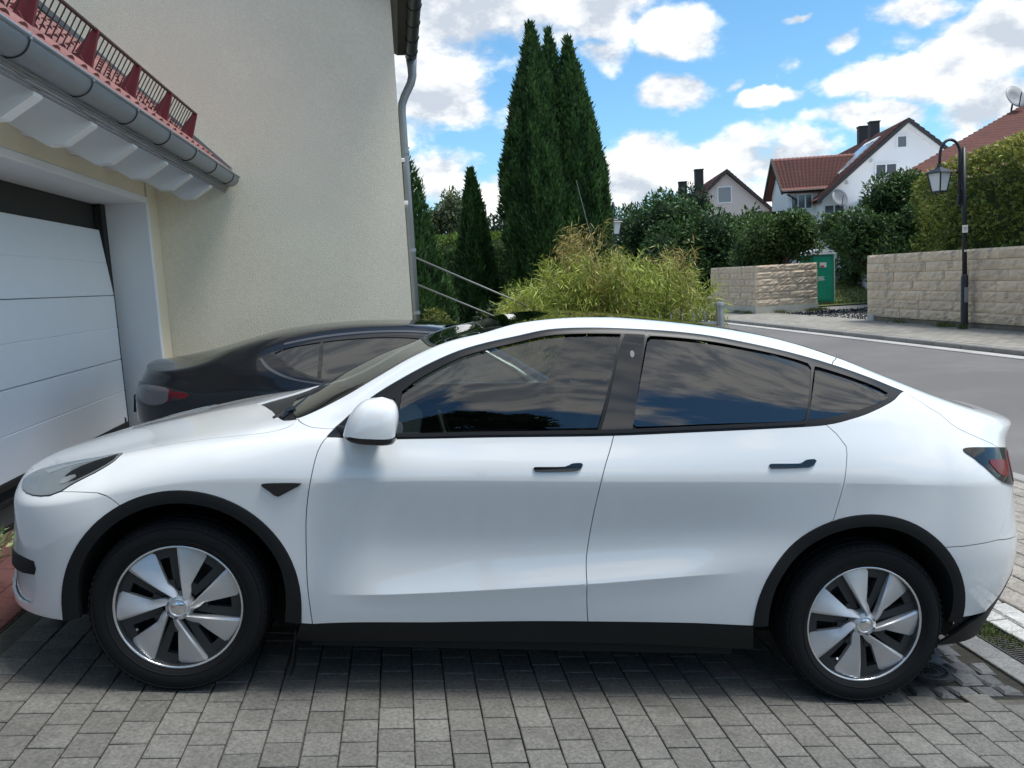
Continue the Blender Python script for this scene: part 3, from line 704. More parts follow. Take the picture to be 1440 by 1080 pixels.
# slim mast behind the small conifer, tower on the skyline
ms = empty('lamp_mast', (4.3, 28, 0), label='slim grey mast with a short crossarm behind the small conifer', cat='mast')
hp(MB().tube([(4.35, 28, 0), (4.35, 28, 4.3)], .03, 6), 'pole', M['grey_box'], ms)
hp(MB().box((4.22, 28, 4.29), (.34, .05, .06)), 'crossarm', M['grey_box'], ms)
M['slate'] = mat('slate_grey', (.14, .155, .18), .7)
tw = empty('tower', (30.8, 90, 0), label='slim grey tower with a needle spire on the skyline above the bamboo', cat='tower')
tx = 31.5
_az = math.atan2(868 - 720, F_PX) + YAW
tx = CAM.x + math.tan(_az) * (120 + 3.47); hp(MB().box((tx, 120, 7.2), (1.6, 1.6, 5.2)), 'shaft', M['slate'], tw)
hp(MB().tube([(tx, 120, 9.6), (tx, 120, 10.4), (tx, 120, 14.5)], [1.0, .25, .04], 6), 'spire', M['slate'], tw)
for dx_, h in ((5.6, 12.6), (7.2, 12.2)): hp(MB().tube([(tx + dx_, 120, 3), (tx + dx_, 120, h)], .10, 5), 'antenna', M['slate'], tw)

# houses
M['rooftile'] = mat('red_roof_tiles', (.20, .078, .060), .8, var=.10, vscale=.8, fine=.0, bump=.3, bscale=20, stain=(.9, (.15, .068, .058), .5, .7))
M['house_white'] = mat('house_white', (.82, .82, .82), .9, var=.02, vscale=.6)
M['house_pink'] = mat('house_pink', (.66, .55, .50), .9, var=.02, vscale=.6)
M['chim'] = mat('dark_chimney', (.03, .028, .03), .7)
M['win_glass'] = mat('window_pane', (.10, .115, .13), .08, spec=.9)
M['solar'] = mat('roof_window_glass', (.32, .40, .50), .1, spec=.9)
M['dish'] = mat('dish_grey', (.28, .29, .30), .5)
def roof_plane(name, a, b, c, d, nu, nv, parent, m=None, thick=.16):
    """a-b lower edge, d-c upper edge; courses of pantiles: real waves and steps"""
    a, b, c, d = (Vector(q) for q in (a, b, c, d)); n = (b - a).cross(d - a).normalized()
    V = []; per = 4; W = nu * per + 1
    for r in range(nv):
        for e in (0, 1):
            t = (r + e) / nv
            for i in range(W):
                u = i / (W - 1); p = (a.lerp(b, u)).lerp(d.lerp(c, u), t)
                h = .035 * (.5 + .5 * math.cos(2 * math.pi * i / per)) + (.05 if e == 0 else .0)
                V.append(p + n * h)
    Fc = []
    for r in range(nv * 2 - 1):
        for i in range(W - 1): Fc.append((r * W + i, r * W + i + 1, (r + 1) * W + i + 1, (r + 1) * W + i))
    k = len(V); V += [q - n * thick for q in (a, b, c, d)]; Fc.append((k + 3, k + 2, k + 1, k))
    o = mesh_np('roof_tiles', [tuple(q) for q in V], Fc, m or M['rooftile'], parent); o['kind'] = 'stuff'; return o
def dish(parent, loc, r, az):
    Mx = Matrix.Translation(loc) @ Matrix.Rotation(math.radians(az), 4, 'Z') @ Matrix.Rotation(math.radians(68), 4, 'X')
    o = MB().lathe([(0, -.12 * r), (.5 * r, -.09 * r), (r, .12 * r), (r, .15 * r), (.5 * r, -.05 * r), (0, -.08 * r)], 20).xf(Mx).build('satellite_dish', M['dish'], parent, smooth=True)
    MB().tube([Mx @ Vector((0, -r * .9, .1 * r)), Mx @ Vector((0, 0, .7 * r))], .025, 5).build('feed_arm', M['dark_metal'], o)
    MB().tube([Mx @ Vector((0, 0, -.1 * r)), Vector(loc) + Vector((0, .2, -.5)), Vector(loc) + Vector((0, .25, -1.0))], .04, 6).build('dish_bracket', M['dark_metal'], o)
    return o
def window(parent, c, w, h, bars=1, face='y', out=-1, blind=False):
    """a framed window standing 3 cm proud of a wall whose outside is -y (local)"""
    fr = MB()
    t = .09
    x, y, z = c
    for sx in (-1, 1): fr.box((x + sx * (w / 2 - t / 2), y, z), (t, .08, h))
    for sz in (-1, 1): fr.box((x, y, z + sz * (h / 2 - t / 2)), (w - 2 * t, .08, t))
    for k in range(bars - 1): fr.box((x - w / 2 + w * (k + 1) / bars, y, z), (t * .8, .07, h - 2 * t))
    o = fr.build('window', M['white_plastic'], parent)
    MB().box((x, y + .02, z), (w - 2 * t, .02, h - 2 * t)).build('pane', M['dish'] if blind else M['win_glass'], o)
    return o
# white house with the cross wing
wh = empty('house', (29.684, 42.0, 0), math.radians(-14), 'white two storey house with red tiled roof, roof windows and a cross wing', 'house')
A = 4.9; zr, ze = 9.19, 9.19 - 4.9 * .84; LEN = 15.0
MB().prism([(-A + .35, -2), (A - .35, -2), (A - .35, ze + .1), (0, zr - .25), (-A + .35, ze + .1)], 'y', .55, LEN - .4).build('wall', M['house_white'], wh)
roof_plane('r', (-A, LEN, ze - .05), (-A, 0, ze - .05), (0, 0, zr), (0, LEN, zr), 44, 18, wh)
roof_plane('r', (A, 0, ze - .05), (A, LEN, ze - .05), (0, LEN, zr), (0, 0, zr), 44, 18, wh)
for sx in (-1, 1): MB().prism([(sx * A * 1.01, ze - .26), (sx * A * 1.01, ze - .02), (0, zr + .03), (0, zr - .24)], 'y', -.05, .04).build('barge_board', M['dark_brown'], wh)
for sx in (-1, 1): MB().prism([(sx * (A - .3), ze - .04), (sx * (A - .3), ze + .12), (0, zr - .14), (0, zr - .32)], 'y', .05, .54).build('soffit', M['white_paint'], wh)
for s in (.55, .28): MB().box((-A * (1 - s) + .35, .3, ze + (zr - ze) * s - .3), (.16, .5, .16)).build('purlin', M['white_paint'], wh)
window(wh, (-.19, .53, 8.0), .62, .75)
window(wh, (-1.05, .53, 6.42), 1.25, .95, 2); window(wh, (-3.9, .53, 4.2), 1.2, 1.2, 2); window(wh, (2.0, .53, 6.3), 1.2, 1.1, 2)
for yy, h in ((6.2, 9.95), (8.6, 10.05)):
    ck = MB().box((-.05, yy, h - .7), (.56, .56, 1.5)).build('chimney', M['chim'], wh); MB().box((-.05, yy, h + .07), (.64, .64, .07)).build('chimney_cap', M['dark_metal'], ck)
nrm = Vector((-(zr - ze), 0, A)).normalized()
def on_roof(s, yy, up=.09):           # s: 0 at the ridge, 1 at the eave of the left slope
    p = Vector((-A * s, yy, zr + (ze - zr) * s)); return p + nrm * up
def roof_window(y0, y1, s0, s1, nb):
    for k in range(nb):
        ya, yb = y0 + (y1 - y0) * (k + .04) / nb, y0 + (y1 - y0) * (k + .96) / nb
        q = [on_roof(s0, ya), on_roof(s0, yb), on_roof(s1, yb), on_roof(s1, ya)]; lo = [p - nrm * .1 for p in q]
        rw = MB().add([tuple(p) for p in q + lo], [(0, 1, 2, 3), (0, 4, 5, 1), (1, 5, 6, 2), (2, 6, 7, 3), (3, 7, 4, 0)]).build('roof_window', M['white_plastic'], wh)
        c = sum(q, Vector()) / 4; g = [c + (p - c) * .78 + nrm * .012 for p in q]
        MB().add([tuple(p) for p in g], [(0, 1, 2, 3)]).build('pane', M['solar'], rw)
roof_window(2.6, 5.6, .14, .62, 3); roof_window(8.2, 10.6, .30, .62, 2)
# cross wing towards the left
B0, B1 = 1.8, 7.8; BM = (B0 + B1) / 2; wz = 8.02; wez = 5.78; XL = -6.55
MB().prism([(B0 + .4, -2), (B1 - .4, -2), (B1 - .4, wez + .15), (BM, wz - .3), (B0 + .4, wez + .15)], 'x', XL + .45, -2.0).build('wing_wall', M['house_white'], wh)
roof_plane('r', (XL, B0 - .1, wez), (-2.6, B0 - .1, wez), (-.9, BM, wz), (XL, BM, wz), 22, 10, wh)
roof_plane('r', (-2.6, B1 + .1, wez), (XL, B1 + .1, wez), (XL, BM, wz), (-.9, BM, wz), 22, 10, wh)
for sy, yy in ((-1, B0 - .1), (1, B1 + .1)):
    MB().add([(XL - .05, yy, wez - .2), (XL - .05, yy, wez + .04), (XL - .05, BM, wz + .05), (XL - .05, BM, wz - .2), (XL + .05, yy, wez - .2), (XL + .05, yy, wez + .04), (XL + .05, BM, wz + .05), (XL + .05, BM, wz - .2)], [(0, 1, 2, 3), (4, 7, 6, 5), (0, 4, 5, 1), (1, 5, 6, 2), (3, 2, 6, 7), (0, 3, 7, 4)]).build('barge_board', M['dark_brown'], wh)
MB().tube([(XL, B0 - .16, wez - .02), (-3.2, B0 - .16, wez - .02)], .07, 6).build('wing_gutter', M['dark_brown'], wh)
MB().tube([(XL + .3, B0 - .1, wez - .2), (XL + .9, B0 + .3, wez - .5), (XL + .9, B0 + .3, 0)], .05, 6).build('downpipe', M['dark_brown'], wh)
o = window(wh, (-5.35, B0 + .38, 5.15), 1.3, .95, 3); window(wh, (-5.0, B0 + .38, 2.9), 1.2, 1.2, 2)
MB().box((XL - .2, BM, 4.65), (1.3, 4.4, .12)).build('balcony_floor', M['dark_brown'], wh)
bw = window(wh, (-4.35, .5, 3.2), .5, .4)
dish(wh, (-3.75, .0, 5.05), .52, 25)
# pink house
pk = empty('house', (32.22, 75.0, 0), math.radians(-11), 'pale pink gabled house with two dark chimneys above the trees', 'house')
MB().prism([(-4.0, -1), (4.0, -1), (4.0, 6.6), (0, 10.25), (-4.0, 6.6)], 'y', .35, 11.8).build('wall', M['house_pink'], pk)
roof_plane('r', (-4.55, 12, 6.35), (-4.55, 0, 6.35), (0, 0, 10.61), (0, 12, 10.61), 34, 16, pk)
roof_plane('r', (4.55, 0, 6.35), (4.55, 12, 6.35), (0, 12, 10.61), (0, 0, 10.61), 34, 16, pk)
for sx in (-1, 1): MB().prism([(sx * 4.6, 6.05), (sx * 4.6, 6.40), (0, 10.66), (0, 10.30)], 'y', -.06, .06).build('barge_board', M['dark_brown'], pk)
for x, yy, h in ((-1.9, 4.5, 11.15), (-3.1, 7.5, 10.35)):
    ck = MB().box((x, yy, h - 1.4), (.8, .8, 2.8)).build('chimney', M['chim'], pk); MB().box((x, yy, h + .06), (.9, .9, .10)).build('chimney_cap', M['dark_metal'], ck)
    MB().box((x, yy - .42, h - 2.3), (.86, .02, .7)).build('flashing', M['red_plastic'], ck)
window(pk, (-.2, .33, 8.3), 1.35, 1.55, 1, blind=True); window(pk, (-1.7, .33, 5.0), 1.1, 1.3)
# house with the big roof on the right
bh = empty('house', (30, 34, 0), label='house with a large plain red hipped roof behind the tall hedge', cat='house')
def bw_(b, n, m, **k): return hp(b, n, m, bh, **k)
P = lambda t: Vector((20.2 + (30.38 - 20.2) * t, 27.55 + 6.45 * t, 4.62 + (8.25 - 4.62) * t))
e0, r0 = P(0), P(1); e1 = e0 + Vector((26, -8, 0)); r1 = r0 + Vector((12, -3.5, 0))
q = roof_plane('r', e0, e1, r1, r0, 90, 24, bh); q.matrix_parent_inverse = Matrix.Translation((-30, -34, 0))
bw_(MB().prism([(21, 28.3), (46, 20.6), (48, 36), (26.5, 43)], 'z', -.5, 4.6), 'wall', M['house_white'])
q = dish(bh, (r0.x - 1.25, r0.y - 1.0, r0.z + .18), .55, 10); q.matrix_parent_inverse = Matrix.Translation((-30, -34, 0))

def pchip_slopes(x,y):
    x=np.asarray(x,float);y=np.asarray(y,float);h=np.diff(x);d=np.diff(y)/h;n=len(x);m=np.zeros(n)
    for i in range(1,n-1):
        if d[i-1]*d[i]>0:
            w1=2*h[i]+h[i-1];w2=h[i]+2*h[i-1]; m[i]=(w1+w2)/(w1/d[i-1]+w2/d[i])
    if n>2:
        m[0]=((2*h[0]+h[1])*d[0]-h[0]*d[1])/(h[0]+h[1]); m[-1]=((2*h[-1]+h[-2])*d[-1]-h[-1]*d[-2])/(h[-1]+h[-2])
        for k,j in ((0,0),(-1,-1)):
            if m[k]*d[j]<=0: m[k]=0
            elif abs(m[k])>3*abs(d[j]): m[k]=3*d[j]
    else: m[:]=d[0]
    return m
def hermite(x,y,m,q):
    q=np.asarray(q,float);i=np.clip(np.searchsorted(x,q)-1,0,len(x)-2);h=x[i+1]-x[i];s=(q-x[i])/h
    s=np.clip(s,-.05,1.05)
    return (2*s**3-3*s**2+1)*y[i]+(s**3-2*s**2+s)*h*m[i]+(-2*s**3+3*s**2)*y[i+1]+(s**3-s**2)*h*m[i+1]
class Curve:
    def __init__(s,pts):
        p=np.array(sorted(pts),float);s.x=p[:,0];s.y=p[:,1]
        # smooth (finite-difference, limited) slopes
        s.m=pchip_slopes(s.x,s.y)
        if len(s.x)>2:
            h=np.diff(s.x);d=np.diff(s.y)/h
            c=s.m.copy();c[1:-1]=(d[:-1]*h[1:]+d[1:]*h[:-1])/(h[1:]+h[:-1]);s.m=.3*s.m+.7*c
    def __call__(s,q): return hermite(s.x,s.y,s.m,np.clip(q,s.x[0],s.x[-1]))
class Body:
    # lines: list of (z pts, y pts, (x_front,z_front),(x_rear,z_rear)); last line is the centre line
    def __init__(s,lines,xa,xb,pf,pr,crease=None):
        s.n=len(lines);s.Z=[Curve(l[0]) for l in lines];s.Y=[Curve(l[1]) for l in lines]
        s.F=[l[2] for l in lines];s.R=[l[3] for l in lines];s.xa=xa;s.xb=xb;s.pf=pf;s.pr=pr
        s.u0=min(f[0] for f in s.F);s.u1=max(r[0] for r in s.R);s.crease=crease or []
    def ctrl(s,u):
        u=np.asarray(u,float);P=np.zeros((s.n,)+u.shape+(3,))
        ef=np.clip((s.xa-u)/(s.xa-s.u0),0,1);er=np.clip((u-s.xb)/(s.u1-s.xb),0,1)
        for i in range(s.n):
            uc=np.clip(u,s.xa,s.xb);x=uc.copy();y=s.Y[i](uc);z=s.Z[i](uc)
            sl=(s.Z[i](s.xa+.02)-s.Z[i](s.xa))/.02
            ph=ef*np.pi/2;sn=np.sin(ph)**(2/s.pf);cs=np.clip(np.cos(ph),0,1)**(2/s.pf)
            xf,zf=s.F[i];dx=s.xa-xf
            q=sn
            x=np.where(ef>0,s.xa-dx*sn,x);y=np.where(ef>0,y*cs,y)
            z=np.where(ef>0,z-sl*dx*q*(1-q)**1 +(zf-z)*q**2,z) if True else z
            sl=(s.Z[i](s.xb)-s.Z[i](s.xb-.02))/.02
            ph=er*np.pi/2;sn=np.sin(ph)**(2/s.pr);cs=np.clip(np.cos(ph),0,1)**(2/s.pr)
            xr,zr=s.R[i];dx=xr-s.xb;q=sn
            x=np.where(er>0,s.xb+dx*sn,x);y=np.where(er>0,y*cs,y)
            z=np.where(er>0,z+sl*dx*q*(1-q)+(zr-z)*q**2,z)
            P[i,...,0]=x;P[i,...,1]=y;P[i,...,2]=z
        P[-1,...,1]=0
        return P
    def S(s,u,t):
        u,t=np.broadcast_arrays(np.asarray(u,float),np.asarray(t,float))
        sh=u.shape;u=u.ravel();t=np.clip(t.ravel(),0,s.n-1)
        P=s.ctrl(u)
        ghost=P[-2].copy();ghost[:,1]*=-1
        Q=np.concatenate([P,ghost[None]],0)   # n+1
        d=Q[1:]-Q[:-1]
        m=np.zeros_like(P)
        a=d[:-1];b=d[1:]
        ok=a*b>0
        hm=np.where(ok,2*a*b/np.where(ok,a+b,1),0)
        m[1:]=hm
        # centre and x: plain average
        m[1:,:,0]=.5*(a+b)[:,:,0]
        m[-1,:,1]=-P[-2][:,1];m[-1,:,2]=0;m[-1,:,0]=0
        m[0]=d[0]
        i=np.clip(t.astype(int),0,s.n-2);w=(t-i)[:,None];k=np.arange(len(u))
        r=(2*w**3-3*w**2+1)*P[i,k]+(w**3-2*w**2+w)*m[i,k]+(-2*w**3+3*w**2)*P[i+1,k]+(w**3-w**2)*m[i+1,k]
        for tc,wid,amp,x0,x1,fd in s.crease:
            f=np.clip((u-x0)/fd,0,1)*np.clip((x1-u)/fd,0,1);f=f*f*(3-2*f)
            r[:,1]+=amp*f*np.clip(1-np.abs(t-tc)/wid,0,1)**2
        return r.reshape(sh+(3,))
    def N(s,u,t,e=1e-3):
        u=np.asarray(u,float);t=np.asarray(t,float)
        ua=np.clip(u-e*4,s.u0+1e-4,s.u1-1e-4);ub=np.clip(u+e*4,s.u0+1e-4,s.u1-1e-4)
        ta=np.clip(t-e*8,0,s.n-1);tb=np.clip(t+e*8,0,s.n-1)
        du=s.S(ub,t)-s.S(ua,t);uu=np.clip(u,s.u0+2e-3,s.u1-2e-3);dt=s.S(uu,tb)-s.S(uu,ta)
        n=np.cross(dt,du);l=np.linalg.norm(n,axis=-1,keepdims=True);return n/np.maximum(l,1e-12)
# ---------------- white car
def tab(s): 
    return [tuple(float(v) for v in p.split(':')) for p in s.split()]
WL=[
 (tab('-.30:.25 .45:.212 1.1:.232 1.9:.240 2.43:.222 3.15:.235'),tab('-.3:.865 .45:.90 2.4:.905 3.15:.86'),(-.845,.20),(3.74,.25)),
 (tab('-.30:.288 .49:.298 .54:.304 1.04:.324 1.68:.343 2.15:.347 2.385:.342 3.0:.36 3.15:.375'),tab('-.3:.935 .5:.945 1.4:.935 2.4:.945 3.15:.925'),(-.888,.275),(3.835,.585)),
 (tab('-.30:.43 .2:.425 .63:.436 1.65:.513 2.28:.576 2.9:.59 3.15:.58'),tab('-.3:.952 .4:.957 .8:.955 2.2:.957 2.9:.962 3.15:.952'),(-.888,.42),(3.845,.645)),
 (tab('-.30:.63 .4:.63 1.3:.67 2.3:.74 3.15:.73'),tab('-.3:.957 0:.96 .45:.952 .9:.926 1.5:.920 2.1:.928 2.5:.950 2.9:.966 3.15:.96'),(-.878,.56),(3.835,.715)),
 (tab('-.3:.80 0:.865 .48:.892 .975:.923 1.7:.948 2.45:.975 2.9:.985 3.15:.985'),tab('-.3:.945 0:.957 .48:.959 1.5:.963 2.4:.966 2.9:.965 3.15:.95'),(-.882,.675),(3.775,.93)),
 (tab('-.3:.895 0:.985 .3:1.04 .57:1.073 .9:1.081 1.2:1.10 1.735:1.131 2.08:1.161 2.44:1.193 2.65:1.212 2.9:1.222 3.15:1.205'),tab('-.3:.845 0:.875 .35:.89 .6:.898 1.5:.905 2.4:.905 2.8:.885 3.15:.85'),(-.884,.737),(3.77,1.10)),
 (tab('-.3:.935 0:1.01 .35:1.067 .47:1.085 .593:1.112 .67:1.178 .76:1.25 .865:1.322 .97:1.382 1.082:1.437 1.199:1.474 1.31:1.503 1.465:1.544 1.63:1.561 1.8:1.567 1.98:1.566 2.157:1.557 2.36:1.531 2.565:1.497 2.73:1.459 2.9:1.411 3.03:1.364 3.15:1.325'),tab('-.3:.74 0:.775 .35:.82 .5:.845 .593:.84 .75:.79 .97:.745 1.2:.71 1.45:.69 1.8:.68 2.1:.68 2.4:.685 2.7:.70 2.95:.735 3.05:.75 3.15:.755'),(-.866,.772),(3.85,1.205)),
 (tab('-.3:.942 0:1.022 .25:1.075 .42:1.118 .48:1.145 .592:1.206 .741:1.303 .887:1.396 1.027:1.464 1.19:1.512 1.32:1.556 1.5:1.590 1.7:1.606 2.0:1.602 2.2:1.591 2.5:1.555 2.8:1.482 3.0:1.417 3.15:1.368'),tab('-.3:.50 0:.56 .3:.68 .42:.745 .6:.72 .75:.70 .9:.67 1.03:.645 1.2:.62 1.45:.60 1.8:.585 2.3:.59 2.7:.61 3.0:.64 3.15:.65'),(-.848,.786),(3.835,1.228)),
 (tab('-.3:.962 0:1.040 .15:1.075 .25:1.095 .367:1.145 .547:1.257 .725:1.353 .908:1.422 1.1:1.466 1.23:1.512 1.37:1.556 1.575:1.596 1.73:1.615 1.88:1.618 2.13:1.607 2.35:1.59 2.51:1.57 2.77:1.525 2.95:1.47 3.15:1.402'),tab('-.3:0 3:0'),(-.842,.79),(3.82,1.246)),
]
WHITE=Body(WL,-.3,3.15,2.35,2.6,crease=[(2,.45,.011,.55,2.35,.35),(4,.5,.004,.3,3.3,.3)])

# ------------------------------------------------------------------ cars
def car_paint(name, col, spec=.5):
    m = mat(name, col, .32, spec=.25); b = m.node_tree.nodes['Principled BSDF']
    b.inputs['Coat Weight'].default_value = 1.0; b.inputs['Coat Roughness'].default_value = .012; b.inputs['Coat IOR'].default_value = 1.62 if col[0] > .3 else 1.38
    return m
M['pearl'] = car_paint('white_car_paint', (.72, .745, .75))
M['blackpaint'] = car_paint('black_car_paint', (.006, .007, .009))
M['trim'] = mat('black_trim', (.007, .008, .009), .42, spec=.3)
M['trim_rough'] = mat('black_cladding', (.009, .011, .012), .55, spec=.28, fine=.1, bump=.15, bscale=250, bdist=.001)
M['gloss_black'] = mat('gloss_black', (.008, .009, .011), .06, spec=.7)
M['inner'] = mat('inner_dark', (.008, .008, .008), .9)
M['seat'] = mat('seat_fabric', (.025, .025, .027), .6)
M['glass_front'] = glass('side_glass', (.42, .50, .48), ior=1.80)
M['glass_dark'] = glass('privacy_glass', (.03, .035, .04), ior=1.95)
M['glass_roof'] = glass('roof_glass', (.02, .02, .025), ior=1.6)
M['glass_ws'] = glass('windscreen_glass', (.40, .45, .40), ior=1.75)
M['lens'] = mat('headlight_lens', (.16, .18, .185), .04, spec=.9, coat=1.0)
M['lens_clear'] = mat('lamp_silver', (.55, .57, .58), .15, metal=.7)
M['red_lens'] = mat('red_lens', (.13, .003, .008), .18, spec=.4)
M['tyre'] = mat('tyre_rubber', (.009, .010, .011), .75, spec=.22, fine=.12, bump=.3, bscale=60, bdist=.002)
M['silver'] = mat('silver_wheel', (.60, .61, .62), .34, metal=.55, fine=.04)
M['bright'] = mat('bright_ring', (.75, .76, .77), .18, metal=.9)
M['wheel_dark'] = mat('dark_wheel', (.028, .032, .034), .42)
M['brake'] = mat('brake_disc', (.16, .15, .145), .45, metal=.7)

def crv(pts, close=False, step=.03):
    """Catmull-Rom through (u,t) points"""
    p = [np.array(q, float) for q in pts]; out = []
    n = len(p)
    for i in range(n if close else n - 1):
        p1, p2 = p[i], p[(i + 1) % n]
        p0 = p[i - 1] if (i > 0 or close) else 2 * p1 - p2
        p3 = p[(i + 2) % n] if (i + 2 < n or close) else 2 * p2 - p1
        k = max(1, int(np.hypot(p2[0] - p1[0], (p2[1] - p1[1]) * .22) / step))
        for j in range(k):
            s = j / k
            # clamped tangents keep tight corners from overshooting
            m1, m2 = .5 * (p2 - p0), .5 * (p3 - p1)
            L = np.linalg.norm((p2 - p1) * [1, .22])
            for m in (m1, m2):
                l = np.linalg.norm(m * [1, .22])
                if l > L * 1.2: m *= L * 1.2 / l
            out.append((2 * s**3 - 3 * s**2 + 1) * p1 + (s**3 - 2 * s**2 + s) * m1 + (-2 * s**3 + 3 * s**2) * p2 + (s**3 - s**2) * m2)
    if not close: out.append(p[-1])
    return [tuple(q) for q in out]
def lin(*pts, step=.03):
    out = []
    for a, b in zip(pts[:-1], pts[1:]):
        k = max(1, int(math.hypot(b[0] - a[0], (b[1] - a[1]) * .22) / step))
        out += [(a[0] + (b[0] - a[0]) * j / k, a[1] + (b[1] - a[1]) * j / k) for j in range(k)]
    return out + [tuple(pts[-1])]
def join(*cs):
    out = []
    for c in cs:
        for q in c:
            if not out or math.hypot(out[-1][0] - q[0], (out[-1][1] - q[1]) * .22) > .0025: out.append(tuple(q))
    if math.hypot(out[0][0] - out[-1][0], (out[0][1] - out[-1][1]) * .22) < .0025: out.pop()
    return out
def inside(P, poly):
    P = np.asarray(P); poly = np.asarray(poly); x, y = P[:, 0], P[:, 1]; r = np.zeros(len(P), bool)
    for i in range(len(poly)):
        (x1, y1), (x2, y2) = poly[i], poly[i - 1]
        c = (y1 > y) != (y2 > y)
        r ^= c & (x < (x2 - x1) * (y - y1) / np.where(y2 == y1, 1e-12, y2 - y1) + x1)
    return r
def inset(B, poly, d):
    p = np.array(poly); n = len(p); e = 2e-3
    uu = np.clip(p[:, 0], B.u0 + 2 * e, B.u1 - 2 * e)
    E = np.linalg.norm(B.S(uu + e, p[:, 1]) - B.S(uu - e, p[:, 1]), axis=1) / (2 * e) + .25
    ta, tb = np.clip(p[:, 1] - .02, 0, B.n - 1), np.clip(p[:, 1] + .02, 0, B.n - 1)
    T = np.linalg.norm(B.S(uu, tb) - B.S(uu, ta), axis=1) / np.maximum(tb - ta, 1e-6) + .02
    area = .5 * np.sum(p[:, 0] * np.roll(p[:, 1], -1) - np.roll(p[:, 0], -1) * p[:, 1])
    s = 1 if area > 0 else -1
    q = p.copy()
    for i in range(n):
        a, b = (p[i] - p[i - 1]) * [E[i], T[i]], (p[(i + 1) % n] - p[i]) * [E[i], T[i]]
        a /= max(np.linalg.norm(a), 1e-9); b /= max(np.linalg.norm(b), 1e-9)
        na, nb = np.array([-a[1], a[0]]) * s, np.array([-b[1], b[0]]) * s
        m = na + nb; l = np.linalg.norm(m)
        if l < .3: m = na; l = 1
        m = m / l; k = d / max(.5, m @ na)
        q[i] = p[i] + m * k / np.array([E[i], T[i]])
    q[:, 0] = np.clip(q[:, 0], B.u0 + 1e-4, B.u1 - 1e-4); q[:, 1] = np.clip(q[:, 1], 0, B.n - 1)
    return [tuple(v) for v in q]
def panel(B, outer, m, name, parent, side=-1, holes=(), off=0.0, flange=.012, gap=0.0, gu=.034, gt=.125, smooth=True):
    if gap: outer = inset(B, outer, gap)
    holes = [inset(B, h, -gap) if gap and h else h for h in holes]
    TS = .22
    pts = [(u, t * TS) for u, t in outer]; edges = [(i, (i + 1) % len(outer)) for i in range(len(outer))]
    for h in holes:
        k = len(pts); pts += [(u, t * TS) for u, t in h]; edges += [(k + i, k + (i + 1) % len(h)) for i in range(len(h))]
    o = np.array(outer); us = np.arange(math.floor(o[:, 0].min() / gu) * gu, o[:, 0].max(), gu); ts = np.arange(math.floor(o[:, 1].min() / gt) * gt, o[:, 1].max() + 1e-6, gt)
    # finer towards the rounded ends
    ts = np.array(sorted(set(list(ts) + [x for c in B.crease for x in (c[0] - .012, c[0] + .012) if o[:, 1].min() < x < o[:, 1].max()])))
    ends = [B.u0 + x for x in (.004, .012, .024, .042)] + [B.u1 - x for x in (.004, .012, .024, .042)]
    us = np.array(sorted(set(list(us) + [x for x in ends if o[:, 0].min() < x < o[:, 0].max()])))
    g = np.array([(u, t) for u in us for t in ts])
    if len(g):
        ok = inside(g, outer)
        for h in holes: ok &= ~inside(g, h)
        g = g[ok]
        bd = np.array(pts)
        if len(g):
            dd = np.min(np.hypot(g[:, None, 0] - bd[None, :, 0], g[:, None, 1] * TS - bd[None, :, 1]), axis=1); g = g[dd > .006]
            pts = pts + [(u, t * TS) for u, t in g]
    r = delaunay_2d_cdt([Vector(q) for q in pts], edges, [], 0, 1e-5)
    V2 = np.array([(q.x, q.y / TS) for q in r[0]]); F = np.array([f for f in r[2]])
    cen = V2[F].mean(1); ok = inside(cen, outer)
    for h in holes: ok &= ~inside(cen, h)
    F = F[ok]
    P = B.S(V2[:, 0], V2[:, 1]); Nn = B.N(V2[:, 0], V2[:, 1])
    # make the normals point outwards
    if np.median((Nn * (P - np.array([1.4 if B.u1 > 2 else -1.2, 0, .7]))).sum(1)) < 0: Nn = -Nn
    P = P + Nn * off
    P[:, 1] *= side; Nn[:, 1] *= side
    fn = np.cross(P[F[:, 1]] - P[F[:, 0]], P[F[:, 2]] - P[F[:, 0]])
    flip = (fn * Nn[F].mean(1)).sum(1) < 0; F[flip] = F[flip][:, ::-1]
    nv = len(P); tri = [tuple(f) for f in F]; LN = [Nn[i] for f in F for i in f]
    verts = [tuple(q) for q in P]
    if flange:
        ed = {}
        for f in F:
            for i in range(3):
                a, b = int(f[i]), int(f[(i + 1) % 3]); ed[(a, b)] = ed.get((a, b), 0) + 1
        bd = [(a, b) for (a, b) in ed if (b, a) not in ed]; mp = {}
        bd = [(a, b) for a, b in bd if not (abs(P[a, 1]) < 2e-3 and abs(P[b, 1]) < 2e-3)]
        # pieces that sit proud get a softly rolled edge, body panels a turned-in flange
        for a, b in bd:
            for k in (a, b):
                if k not in mp: mp[k] = len(verts); verts.append(tuple(P[k] - Nn[k] * flange))
        for a, b in bd:
            tri.append((b, a, mp[a], mp[b])); LN += [(0, 0, 0)] * 4
    me = bpy.data.meshes.new(name); me.from_pydata(verts, [], tri)
    for i, p in enumerate(me.polygons): p.use_smooth = smooth and len(p.vertices) == 3
    me.normals_split_custom_set([tuple(q) for q in LN]) if smooth else None
    return link(name, me, parent, m)

